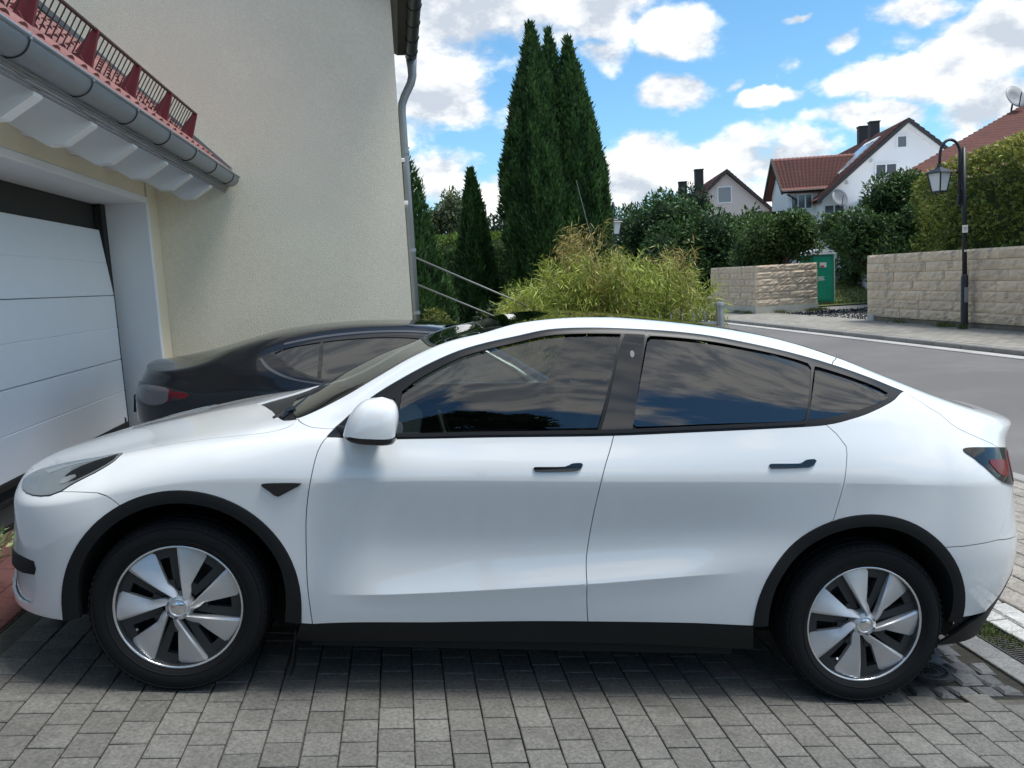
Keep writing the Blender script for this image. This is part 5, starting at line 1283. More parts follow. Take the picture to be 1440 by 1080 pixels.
        MB().add([(x, s * y, z) for x, y, z in ((.60, .86, 1.082), (.78, .86, 1.088), (.80, .97, 1.10), (.68, .97, 1.092), (.60, .86, 1.115), (.78, .86, 1.125), (.80, .97, 1.122), (.68, .97, 1.115))], [(0, 1, 2, 3), (4, 7, 6, 5), (0, 4, 5, 1), (2, 6, 7, 3), (1, 5, 6, 2), (0, 3, 7, 4)]).build('mirror_arm', M['trim'], cap_)
        # mud flap strip behind the front wheel
        MB().box((.462, s * .87, .17), (.006, .10, .20), Matrix.Rotation(math.radians(4), 3, 'Y')).build('mud_flap', M['trim'], root)
        # front seat with head restraint
        st = MB().box((1.42, s * .37, .55), (.52, .50, .20), None, .06).build('seat', M['seat'], root, smooth=True)
        MB().box((1.74, s * .37, .90), (.17, .48, .62), Matrix.Rotation(math.radians(18), 3, 'Y'), .06).build('backrest', M['seat'], st, smooth=True)
        MB().box((1.86, s * .37, 1.27), (.10, .26, .19), Matrix.Rotation(math.radians(14), 3, 'Y'), .04).build('headrest', M['seat'], st, smooth=True)
    MB().box((2.5, 0, .55), (.5, 1.3, .2), None, .06).build('rear_bench', M['seat'], root)
    MB().box((2.80, 0, .90), (.17, 1.3, .6), Matrix.Rotation(math.radians(22), 3, 'Y'), .06).build('rear_backrest', M['seat'], root)
    MB().box((.72, 0, .93), (.40, 1.5, .12), Matrix.Rotation(math.radians(-4), 3, 'Y'), .04).build('dashboard', M['seat'], root)
    MB().lathe([(.165, .0), (.18, .012), (.195, .0), (.18, -.012)], 28, 'x', close=True).xf(Matrix.Translation((1.08, -.37, .95)) @ Matrix.Rotation(math.radians(-22), 4, 'Y')).build('steering_wheel', M['seat'], root, smooth=True)
    MB().box((1.4, 0, .30), (4.2, 1.22, .22)).build('floor_pan', M['inner'], root); MB().box((1.43, 0, .235), (1.80, 1.74, .10)).build('battery_pan', M['inner'], root)
    MB().box((1.45, 0, .36), (1.9, 1.72, .03)).build('cabin_floor', M['inner'], root)
    # wiper
    MB().tube([(.33, -.62, 1.098), (.38, -.30, 1.135), (.42, .1, 1.175)], .008, 5).build('wiper', M['trim'], root)
    MB().tube([(.30, -.60, 1.09), (.33, -.56, 1.115), (.36, -.48, 1.122)], .012, 5).build('wiper_arm', M['trim'], root)
    R3 = Matrix([[0.992261, 0.051042, 0.113195], [-0.051372, 0.99868, 0.0], [-0.113045, -0.005815, 0.993573]]); o = R3 @ Vector((0, .925, 0)); root.matrix_world = Matrix.Translation(o) @ R3.to_4x4()
    return root
white_car()

# ---- the dark saloon behind, nose towards the road
def tab2(s): return [tuple(float(v) for v in p.split(':')) for p in s.split()]
BL = [
 (tab2('-3.1:.20 -1.3:.19 .6:.24'), tab2('-3.1:.80 -1.3:.85 .6:.82'), (-3.55, .22), (1.18, .30)),
 (tab2('-3.1:.36 -1.3:.34 .6:.40'), tab2('-3.1:.88 -1.3:.90 .6:.89'), (-3.60, .38), (1.26, .46)),
 (tab2('-3.1:.56 -1.3:.58 .6:.62'), tab2('-3.1:.90 -1.3:.915 .6:.912'), (-3.60, .55), (1.30, .64)),
 (tab2('-3.1:.66 -2.0:.74 -1.3:.77 .6:.80'), tab2('-3.1:.885 -1.3:.925 .6:.905'), (-3.58, .62), (1.285, .80)),
 (tab2('-3.1:.72 -2.4:.83 -1.8:.88 -1.0:.905 -.29:.925 .0:.945 .3:.945 .6:.915'), tab2('-3.1:.80 -2.4:.85 -1.5:.87 -.29:.875 .3:.88 .6:.85'), (-3.55, .66), (1.25, .90)),
 (tab2('-3.1:.77 -2.4:.90 -2.1:.96 -1.7:1.16 -1.3:1.325 -.95:1.345 -.62:1.325 -.25:1.27 .06:1.195 .19:1.155 .35:1.10 .6:1.02'), tab2('-3.1:.65 -2.4:.72 -2.1:.75 -1.5:.66 -.95:.62 -.62:.63 -.25:.66 .06:.71 .35:.76 .6:.78'), (-3.52, .69), (1.245, .925)),
 (tab2('-3.1:.80 -2.4:.93 -2.15:.99 -1.7:1.20 -1.3:1.365 -1.05:1.395 -.6:1.378 -.25:1.335 .1:1.262 .4:1.165 .6:1.08'), tab2('-3.1:.4 -2.4:.5 -2.1:.60 -1.3:.52 -.6:.52 .1:.55 .6:.60'), (-3.50, .71), (1.26, .950)),
 (tab2('-3.1:.815 -2.4:.95 -2.2:1.0 -1.7:1.24 -1.3:1.395 -1.05:1.41 -.55:1.395 -.3:1.367 .2:1.275 .44:1.198 .6:1.14'), tab2('-3.1:0 .6:0'), (-3.48, .72), (1.25, .962)),
]
def dark_car():
    B = Body(BL, -3.1, .6, 2.3, 2.6); u0, u1 = B.u0 + 1e-3, B.u1 - 1e-3
    root = empty('parked_car', (0, 0, 0), label='black saloon parked nose to the road between the white car and the house', cat='car', group='cars parked on the drive')
    for s in (-1, 1):
        arch = []
        for cx in (-2.70, .17):
            arch.append([ut_from_xz(B, cx + .385 * math.cos(a), .33 + .385 * math.sin(a)) for a in np.linspace(math.pi * 1.02, -.02 * math.pi, 26)])
        holes = []
        for a in arch: holes.append(join(a, lin(a[-1], (a[-1][0], .25), (a[0][0], .25), a[0])))
        dlo = join(crv([(-2.02, 4.16), (-1.5, 4.14), (-1.0, 4.12), (-.6, 4.10), (-.32, 4.08), (-.2, 4.10), (-.05, 4.25), (.06, 4.5), (.155, 4.78)]), crv([(.155, 4.78), (.03, 4.90), (-.16, 4.90), (-.44, 4.89), (-.71, 4.88), (-1.0, 4.86), (-1.4, 4.84), (-1.75, 4.80), (-2.02, 4.16)]))
        body = join(lin((u0, 0.02), (u1, .02)), lin((u1, .02), (u1, 5.6)), lin((u1, 5.6), (.75, 5.85), (.30, 6.0)), lin((.30, 6.0), (-.2, 6.0), (-1.25, 6.0), (-2.1, 5.9)), lin((-2.1, 5.9), (-2.18, 7.0)), lin((-2.18, 7), (u0, 7)), lin((u0, 7), (u0, .02)))
        panel(B, body, M['blackpaint'], 'body', root, s, holes=holes + [dlo], gap=.001)
        panel(B, join(lin((.30, 6.0), (.75, 5.85), (u1, 5.6)), lin((u1, 5.6), (u1, 7)), lin((u1, 7), (.62, 7)), lin((.62, 7), (.58, 6.5), (.30, 6.0))), M['blackpaint'], 'boot_lid', root, s, gap=.0016)
        panel(B, join(lin((-1.2, 6.0), (.30, 6.0)), lin((.30, 6), (.58, 6.5), (.62, 7)), lin((.62, 7), (-1.2, 7)), lin((-1.2, 7), (-1.2, 6))), M['glass_roof'], 'roof_glass', root, s, gap=.0016)
        panel(B, join(lin((-2.1, 5.9), (-1.25, 6.0), (-1.2, 6)), lin((-1.2, 6), (-1.2, 7)), lin((-1.2, 7), (-2.18, 7)), lin((-2.18, 7), (-2.1, 5.9))), M['glass_ws'], 'windscreen', root, s, off=-.002, flange=0)
        panel(GlassSurf(B, 4.1, 4.9, .004), inset(B, dlo, .012), M['glass_dark'], 'side_window', root, s, off=-.006, flange=0)
        panel(B, dlo, M['gloss_black'], 'window_trim', root, s, holes=[inset(B, dlo, .020)], off=.001, flange=.008)
        panel(B, join(lin((-.255, 4.12), (-.24, 4.88)), lin((-.24, 4.88), (-.215, 4.88), (-.225, 4.13))), M['gloss_black'], 'window_divider', root, s, off=.0, flange=.006)
        # soft bright lines: roof moulding above and rear moulding under the glass
        panel(B, join(crv([(-1.4, 4.93), (-.95, 4.97), (-.25, 4.98), (.06, 4.99)]), crv([(.06, 5.12), (-.25, 5.13), (-.95, 5.12), (-1.4, 5.08)])), M['dark_chrome'], 'roof_moulding', root, s, off=.002, flange=.006)
        panel(B, join(crv([(.225, 4.66), (.16, 4.33), (.03, 4.08), (-.12, 3.97), (-.5, 3.96)]), crv([(-.5, 4.02), (-.12, 4.03), (.02, 4.14), (.145, 4.38), (.205, 4.66)])), M['dark_chrome'], 'sill_moulding', root, s, off=.002, flange=.006)
        lp = crv([(.64, 2.95), (.66, 3.15), (.73, 3.35), (.85, 3.45), (1.0, 3.4), (1.1, 3.2), (1.1, 2.5), (1.0, 2.25), (.80, 2.3), (.73, 2.6), (.66, 2.72)], True, .012)
        tl = panel(B, lp, M['gloss_black'], 'tail_light', root, s, off=.005, flange=.012)
        panel(B, crv([(.645, 2.95), (.66, 3.08), (.715, 3.10), (.712, 2.80), (.665, 2.76)], True, .010), M['red_lens'], 'red_lens', tl, s, off=.007, flange=.004)
        panel(B, crv([(.738, 2.6), (.738, 3.2), (.80, 3.38), (.90, 3.35), (1.0, 3.1), (1.0, 2.6), (.9, 2.35), (.80, 2.38)], True, .012), M['smoke_lens'], 'smoke_lens', tl, s, off=.007, flange=.004)
        panel(B, crv([(.722, 3.15), (.734, 3.22), (.735, 2.55), (.722, 2.66)], True, .006), M['red_lens'], 'red_strip', tl, s, off=.008, flange=.003)
        for cx in (-2.70, .17): wheel(root, (cx, s * .80, .335), s, 5, detail=False)
        st = MB().box((-1.25, s * .36, .50), (.5, .48, .2), None, .06).build('seat', M['seat'], root); MB().box((-.95, s * .36, .82), (.16, .46, .6), Matrix.Rotation(math.radians(20), 3, 'Y'), .06).build('backrest', M['seat'], st); MB().box((-.83, s * .36, 1.15), (.10, .25, .17), Matrix.Rotation(math.radians(14), 3, 'Y'), .04).build('headrest', M['seat'], st)
        panel(B, join(lin((u0 + .02, .2), (u1 - .02, .2)), lin((u1 - .02, .2), (u1 - .02, 6.9)), lin((u1 - .02, 6.9), (.6, 6.9), (.25, 5.2), (.0, 4.1), (-2.0, 4.0), (-2.15, 6.9), (u0 + .02, 6.9)), lin((u0 + .02, 6.9), (u0 + .02, .2))), M['inner'], 'inner_skin', root, s, holes=holes, off=-.02, flange=0, gu=.1, gt=.3)
        MB().box((1.02, s * .50, .60), (.02, .28, .14)).build('reflector', M['trim'], root)
    MB().box((-1.2, 0, .27), (4.2, 1.1, .2)).build('floor_pan', M['inner'], root); MB().box((-1.25, 0, .27), (1.9, 1.68, .1)).build('battery_pan', M['inner'], root)
    MB().box((1.335, 0, .62), (.015, .53, .12), None, .004).build('number_plate', M['white_plastic'], root)
    MB().box((1.325, 0, .62), (.02, .56, .145), None, .004).build('plate_holder', M['trim'], root)
    R3 = Matrix([[0.992261, 0.051042, 0.113195], [-0.051372, 0.99868, 0.0], [-0.113045, -0.005815, 0.993573]]) @ Matrix.Rotation(math.pi, 3, 'Z'); o = Vector((0, 4.05, 0)) + R3 @ Vector((-.06, 0, -.012))
    root.matrix_world = Matrix.Translation(o) @ R3.to_4x4()
    return root
M['dark_chrome'] = mat('dark_chrome', (.10, .10, .105), .3, metal=.4)
M['smoke_lens'] = mat('smoked_lens', (.085, .075, .078), .12, spec=.8, coat=1.0)
dark_car()

# ------------------------------------------------------------------ plants
M['leaf'] = leaf_mat('leaf', .30); M['needle'] = leaf_mat('thuja_spray', .15)
M['bark'] = mat('bark', (.10, .075, .055), .9, var=.3, vscale=6, bump=.6, bscale=20)
def leaf_mesh(name, P, D, U, L, W, C, m, parent=None):
    """one four-cornered folded leaf per point: D long axis, U roughly its face normal"""
    n = len(P); D = D / np.maximum(np.linalg.norm(D, axis=1, keepdims=True), 1e-6)
    S = np.cross(D, U); S /= np.maximum(np.linalg.norm(S, axis=1, keepdims=True), 1e-6); Nn = np.cross(S, D)
    L = np.broadcast_to(np.asarray(L, float).reshape(-1, 1), (n, 1)); W = np.broadcast_to(np.asarray(W, float).reshape(-1, 1), (n, 1))
    V = np.stack([P, P + D * L * .45 + S * W * .5 + Nn * W * .18, P + D * L, P + D * L * .45 - S * W * .5 + Nn * W * .18], 1).reshape(-1, 3)
    i = np.arange(n)[:, None] * 4; F = np.concatenate([i + [0, 1, 2], i + [0, 2, 3]], 1).reshape(-1, 3)
    return mesh_np(name, V, F, m, parent, attr=np.repeat(C, 4, 0))
def rdir(n): v = RNG.normal(size=(n, 3)); return v / np.linalg.norm(v, axis=1, keepdims=True)
def cols(n, a, b, k=None, jit=.22):
    t = RNG.random(n) if k is None else np.clip(k + RNG.normal(0, .18, n), 0, 1)
    c = np.array(a) * (1 - t[:, None]) + np.array(b) * t[:, None]
    return c * (1 + jit * RNG.normal(size=(n, 1))).clip(.4, 1.8)
def lump(seed, n=26, k=(2, 7)):
    r = np.random.default_rng(seed); f = r.uniform(k[0], k[1], (n, 3)) * r.choice([-1, 1], (n, 3)); ph = r.uniform(0, 6.28, n)
    return lambda p: np.sin(p @ f.T + ph).mean(1) * 3.0
def conifer(label, x, y, z0, h, R, n, seed, prof=None, cat='tree', group=None, spray=.115, lean=(0, 0), dark=(.022, .060, .022), light=(.085, .175, .045)):
    root = empty('thuja', (x, y, z0), 0, label, cat, group)
    prof = prof or [(0, .75), (.12, .95), (.35, 1.0), (.6, .90), (.8, .62), (.92, .33), (1, .03)]
    pz, pr = np.array([q[0] for q in prof]), np.array([q[1] for q in prof])
    lf = lump(seed, k=(1.6, 5)); lf2 = lump(seed + 1, k=(7, 16))
    # surface sprays, more where the tree is wide
    t = RNG.random(n * 3); keep = RNG.random(n * 3) < (np.interp(t, pz, pr) + .10); t = t[keep][:n]; n = len(t)
    a = RNG.uniform(0, 2 * math.pi, n); r0 = np.interp(t, pz, pr) * R
    q = np.stack([np.cos(a) * R, np.sin(a) * R, t * h * .55], 1)
    lu = lf(q); lu2 = lf2(q); pl = np.sin(a * 5 + seed + t * 3) * .5 + np.sin(a * 9 + seed * 2 - t * 5) * .35 + np.sin(a * 14 + seed * 3 + t * 9) * .25
    r = r0 * (1 + .11 * lu + .10 * lu2 + .09 * pl) - np.abs(RNG.normal(0, .07, n)) * R * .8 + (RNG.random(n) < .05) * R * RNG.uniform(0, .10, n)
    P = np.stack([r * np.cos(a) + lean[0] * t * h, r * np.sin(a) + lean[1] * t * h, t * h], 1)
    out = np.stack([np.cos(a), np.sin(a), 0 * a], 1)
    D = out * .45 + np.array([0, 0, .8]) + rdir(n) * .42; U = out + rdir(n) * .6
    leaf_mesh('crown', P, D, U, spray * RNG.uniform(.6, 1.5, n), spray * .42 * RNG.uniform(.7, 1.3, n), cols(n, dark, light, .42 + .2 * lu2 + .22 * pl), M['needle'], root)
    # dark solid core added to block the view through the crown
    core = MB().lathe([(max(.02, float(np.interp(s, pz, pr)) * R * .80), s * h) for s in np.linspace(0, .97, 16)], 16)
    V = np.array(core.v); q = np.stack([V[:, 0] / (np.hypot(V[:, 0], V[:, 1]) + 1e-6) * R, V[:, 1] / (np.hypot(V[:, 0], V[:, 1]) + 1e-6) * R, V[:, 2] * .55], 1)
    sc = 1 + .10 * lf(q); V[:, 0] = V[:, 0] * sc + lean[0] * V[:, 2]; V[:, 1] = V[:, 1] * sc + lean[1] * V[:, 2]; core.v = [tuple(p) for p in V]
    core.build('dark_core', mat('thuja_inner', (.012, .026, .012), .9, var=.3, vscale=5), root, smooth=True)
    MB().tube([(0, 0, -.5), (0, 0, .4), (lean[0] * h * .5, lean[1] * h * .5, h * .5)], [.13, .11, .05], 8).build('trunk', M['bark'], root, smooth=True)
    return root
g_th = 'tall columnar thujas by the road'
colp = [(0, .85), (.15, .97), (.4, 1.02), (.62, .90), (.78, .62), (.88, .34), (.95, .14), (1, .03)]
conifer('tall dark columnar thuja, the left and highest of the close group of three', 3.98, 14.0, -.45, 7.0, .72, 42000, 1, colp, group=g_th, lean=(-.002, 0))
conifer('tall dark columnar thuja, the right hand one with the stepped right edge', 4.72, 14.05, -.45, 6.72, .67, 42000, 4, colp, group=g_th)
conifer('slim thuja whose tip shows between the two tall ones', 4.42, 14.5, -.45, 7.05, .62, 15000, 9, colp, group=g_th)
conifer('shorter thuja filling the left side of the close group', 3.77, 13.9, -.45, 6.15, .45, 24000, 13, colp, group=g_th)
conifer('low thuja filling the right foot of the close group', 5.02, 14.3, -.45, 5.0, .42, 16000, 17, colp, group=g_th)
conifer('small pointed conifer standing alone before the clipped hedge', 2.70, 15.0, -.45, 4.35, .62, 26000, 21, [(0, 1), (.2, .98), (.45, .72), (.7, .44), (.88, .22), (1, .03)])
conifer('dark conifer half hidden behind the downspout of the house', .92, 12.2, -.45, 5.1, 1.10, 26000, 25, [(0, 1), (.2, .98), (.45, .80), (.7, .55), (.88, .28), (1, .03)])

def hedge(label, x0, x1, y0, y1, z0, z1, n, seed, a, b, top=None, L=.09, W=.05, wav=.12, name='hedge', cat='hedge', round_=0.0):
    root = empty(name, ((x0 + x1) / 2, (y0 + y1) / 2, z0), 0, label, cat)
    cx, cy = (x0 + x1) / 2, (y0 + y1) / 2; dx, dy, dz = x1 - x0, y1 - y0, z1 - z0
    ar = np.array([dy * dz, dy * dz, dx * dz, dx * dz, dx * dy]); fc = RNG.choice(5, n, p=ar / ar.sum())
    u, v = RNG.random(n), RNG.random(n); P = np.zeros((n, 3)); O = np.zeros((n, 3))
    for k in range(5):
        m = fc == k
        if k < 2: P[m] = np.stack([np.full(m.sum(), (-.5, .5)[k] * dx), (u[m] - .5) * dy, v[m] * dz], 1); O[m] = (-1, 0, 0) if k == 0 else (1, 0, 0)
        elif k < 4: P[m] = np.stack([(u[m] - .5) * dx, np.full(m.sum(), (-.5, .5)[k - 2] * dy), v[m] * dz], 1); O[m] = (0, -1, 0) if k == 2 else (0, 1, 0)
        else: P[m] = np.stack([(u[m] - .5) * dx, (v[m] - .5) * dy, np.full(m.sum(), dz)], 1); O[m] = (0, 0, 1)
    if round_:
        e = np.clip((P[:, 2] / dz - (1 - round_)) / round_, 0, 1); k = np.sqrt(np.clip(1 - .75 * e ** 2, .1, 1)); side = fc < 4
        P[side, 0] *= k[side]; P[side, 1] *= k[side]
        m = ~side; q = np.maximum(np.abs(P[m, 0]) / dx * 2, np.abs(P[m, 1]) / dy * 2); P[m, 2] -= round_ * dz * .5 * q ** 2.5; P[m, :2] *= .8
    lu = lump(seed, k=(.7, 3))(P); lu2 = lump(seed + 1, k=(4, 10))(P)
    P += O * (wav * lu + wav * .6 * lu2 - np.abs(RNG.normal(0, wav * .5, n)))[:, None]
    D = O * .6 + np.array([0, 0, .25]) + rdir(n) * .7; U = O + rdir(n) * .7
    C = cols(n, a, b, .5 + .22 * lu2)
    if top is not None:
        k = np.clip((P[:, 2] / dz - .80) / .2, 0, 1) * .75 + np.clip(lu, 0, 1) * .25; C = C * (1 - k[:, None]) + cols(n, top, top) * k[:, None]
    leaf_mesh('foliage', P, D, U, L * RNG.uniform(.6, 1.4, n), W * RNG.uniform(.7, 1.3, n), C, M['leaf'], root)
    f = .86 if round_ else .94
    MB().box((0, 0, dz * f / 2), (dx * f - wav, dy * f - wav, dz * f - (round_ * dz * .45)), None, .15).build('dark_core', mat('hedge_inner', tuple(q * .6 for q in a), .95, var=.3, vscale=4), root)  # solid dark box added inside so the hedge is not see-through
    return root
hedge('clipped dark hedge with the light on its top painted yellow green behind the small conifer', -1, 5.2, 18.6, 20.2, -.45, 2.72, 22000, 31, (.026, .065, .016), (.07, .13, .03), (.14, .22, .035), L=.11, W=.05, wav=.05)  # lighter top is daylight painted into the leaf colour
hedge('very tall clipped hedge with olive yellow top leaves above the long stone wall', 16.35, 19.2, 6, 20.6, -.4, 4.55, 52000, 35, (.055, .09, .018), (.235, .275, .05), (.38, .36, .08), L=.13, W=.085, wav=.14, round_=.22)  # leaves near the top mixed towards olive yellow

def tree(label, base, clumps, n, seed, a, b, L=.12, W=.07, trunk=.12, droop=.0, fill=.5, cat='tree', name='tree', core=.62, stretch=(1, 1, 1), top=None):
    """clumps: (x, y, z, r) in world coordinates"""
    root = empty(name, base, 0, label, cat); bx = np.array(base)
    rs_ = np.array([c[3] for c in clumps]); w = rs_ ** 2 / (rs_ ** 2).sum(); k = RNG.choice(len(clumps), n, p=w)
    ce = np.array([c[:3] for c in clumps]) - bx; d = rdir(n); st = np.array(stretch)
    rr = rs_[k] * (1 - fill * RNG.random(n) ** 2.2)
    lu = lump(seed, k=(1.5, 5))(ce[k] + d * rs_[k][:, None]); lu2 = lump(seed + 2, k=(5, 12))(ce[k] + d * rs_[k][:, None])
    P = ce[k] + d * st * (rr * (1 + .20 * lu + .12 * lu2))[:, None]
    D = d * .6 + rdir(n) * .7 + np.array([0, 0, .1 - droop]); U = d * .5 + np.array([0, 0, .6]) + rdir(n) * .6
    C = cols(n, a, b, .45 + .25 * lu2)
    if top is not None:
        zz = (P[:, 2] - P[:, 2].min()) / np.ptp(P[:, 2]); q = np.clip((zz - .7) / .3, 0, 1)[:, None] * .6; C = C * (1 - q) + cols(n, top, top) * q
    leaf_mesh('crown', P, D, U, L * RNG.uniform(.6, 1.4, n), W * RNG.uniform(.7, 1.3, n), C, M['leaf'], root)
    if core:
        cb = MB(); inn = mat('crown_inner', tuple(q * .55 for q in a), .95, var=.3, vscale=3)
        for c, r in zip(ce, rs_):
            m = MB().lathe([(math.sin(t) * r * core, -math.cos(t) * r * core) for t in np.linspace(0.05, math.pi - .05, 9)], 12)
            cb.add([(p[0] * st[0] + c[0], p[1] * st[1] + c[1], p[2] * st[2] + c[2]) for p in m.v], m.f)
        tag(cb.build('dark_core', inn, root, smooth=True), kind='stuff')  # solid dark cores added inside the leaf clumps
    tb = MB(); top_ = ce.mean(0); h0 = max(.3, (ce[:, 2] - rs_).min() * .9)
    tb.tube([(0, 0, -.3), (0, 0, h0), tuple(top_)], [trunk, trunk * .8, trunk * .4], 9)
    for c in ce: tb.tube([(0, 0, h0 * .9), tuple((np.array([0, 0, h0]) * .45 + c * .55) + RNG.normal(0, .06, 3)), tuple(c)], [trunk * .5, trunk * .3, trunk * .12], 6)
    tb.build('trunk', M['bark'], root, smooth=True)
    return root
def mass(x0, x1, y0, y1, z0, z1, r0, r1, k, seed, edge=None):
    r = np.random.default_rng(seed); out = []
    for _ in range(k):
        rr = r.uniform(r0, r1); x = r.uniform(x0, x1); zt = z1 if edge is None else np.interp(x, [e[0] for e in edge], [e[1] for e in edge])
        out.append((x, r.uniform(y0, y1), r.uniform(z0, max(z0 + .05, zt - rr)), rr))
    return out
DG, LG = (.036, .080, .022), (.11, .185, .045)
tree('broad green shrub tree leaning over the shorter stone wall', (17.2, 31.5, -.4), mass(16.2, 17.9, 30.6, 33, 1.6, 3.6, .5, .85, 26, 41, [(15, 3.3), (16.2, 3.6), (18, 4.0), (19.2, 4.0), (19.6, 3.3)]), 26000, 41, (.036, .078, .02), (.105, .17, .042), L=.16, W=.09)
tree('round leafy tree between the white house and the tall hedge', (19.2, 27.0, -.4), mass(17.5, 21.2, 25.8, 28, 2.2, 5.0, .45, .85, 24, 45, [(17.0, 3.2), (18.0, 4.0), (19.2, 5.2), (20.8, 4.6), (21.4, 3.8)]) + mass(18.7, 21.4, 25.8, 28, .9, 3.0, .5, .9, 12, 46), 30000, 45, (.030, .070, .02), (.095, .165, .042), L=.16, W=.08)
tree('dark bushy tree in the middle distance below the pink house', (15.6, 40, -.4), mass(13.3, 18.2, 38.5, 42, .5, 5.4, .7, 1.3, 30, 49, [(13, 4.6), (14, 5.4), (15, 5.7), (16.4, 5.6), (17.2, 4.7), (18.3, 3.0)]), 26000, 49, (.027, .066, .022), (.08, .15, .042), L=.24, W=.12)
tree('low green trees right of the pink house', (19.5, 48, -.4), mass(17.5, 25, 46, 51, .5, 4.6, .9, 1.5, 22, 53, [(17, 3.6), (19, 4.4), (22, 5.0), (25, 5.4)]), 18000, 53, DG, LG, L=.28, W=.14)
tree('feathery birch far behind the hedge', (3.3, 36, -.4), mass(2.1, 4.3, 35, 37, 1.5, 6.2, .35, .7, 28, 57, [(2.0, 4.6), (3.1, 6.4), (3.8, 5.9), (4.5, 4.6)]), 15000, 57, (.085, .115, .055), (.16, .19, .09), L=.20, W=.08, droop=.5, core=0, fill=.9, stretch=(.8, .8, 1.3))
tree('grey green bushy tree far behind the hedge, right of the birch', (4.7, 35, -.4), mass(4.1, 5.6, 34, 36, 1.0, 4.6, .5, .8, 12, 61), 8000, 61, (.022, .045, .022), (.06, .085, .04), L=.2, W=.1, core=.4)
tree('thin leafy treetop left of the tall thujas', (6.0, 31, -.4), mass(5.0, 7.0, 30, 32, 1.5, 4.1, .35, .6, 12, 65), 5000, 65, (.02, .045, .016), (.05, .09, .03), L=.18, W=.1, core=.3, fill=.8)
tree('conifer with ragged top left of the pink house chimneys', (16.6, 52, -.4), mass(16.2, 21.5, 50, 54, .8, 7.2, .7, 1.1, 20, 69, [(15.8, 5.4), (17, 7.2), (18.6, 6.8), (20.3, 7.2), (21.6, 5.2)]), 14000, 69, (.012, .032, .014), (.032, .066, .026), L=.3, W=.1, core=.6)
tree('far tree line along the road end', (30, 95, -.4), mass(14, 62, 88, 104, 0, 6.5, 1.6, 3.0, 46, 73), 16000, 73, (.022, .045, .02), (.055, .09, .035), L=.6, W=.35)
tree('leafy garden trees in front of the white house', (25.5, 39.5, -.4), mass(24.2, 30.5, 37.5, 40, .6, 4.3, .6, 1.1, 22, 77), 16000, 77, DG, (.06, .11, .03), L=.2, W=.1)
tree('rounded olive green shrub at the foot of the downspout', (1.50, 8.1, -.45), mass(1.32, 1.62, 8.0, 8.4, .35, 1.33, .14, .24, 12, 81), 5200, 81, (.05, .07, .012), (.15, .17, .03), L=.055, W=.03, trunk=.03, cat='shrub', name='shrub')
tree('dark shrubs below the handrails', (2.3, 10.6, -.45), mass(1.3, 3.3, 10.2, 11.2, -.1, 1.3, .3, .5, 14, 85), 8000, 85, (.012, .03, .012), (.035, .065, .02), L=.1, W=.05, trunk=.03, cat='shrub', name='shrub')
tree('yellow green bush between the small conifer and the bamboo', (3.35, 12.4, -.45), mass(3.1, 3.7, 12.2, 12.8, .2, 1.6, .2, .34, 8, 89), 3600, 89, (.06, .10, .012), (.14, .19, .025), L=.08, W=.025, trunk=.03, cat='shrub', name='shrub')
tree('dark low shrubs behind the zinc fence post', (6.5, 14.2, -.45), mass(5.9, 7.1, 13.6, 14.6, -.2, .62, .26, .36, 10, 93), 7000, 93, (.010, .022, .010), (.030, .055, .018), L=.1, W=.05, trunk=.03, cat='shrub', name='shrub')

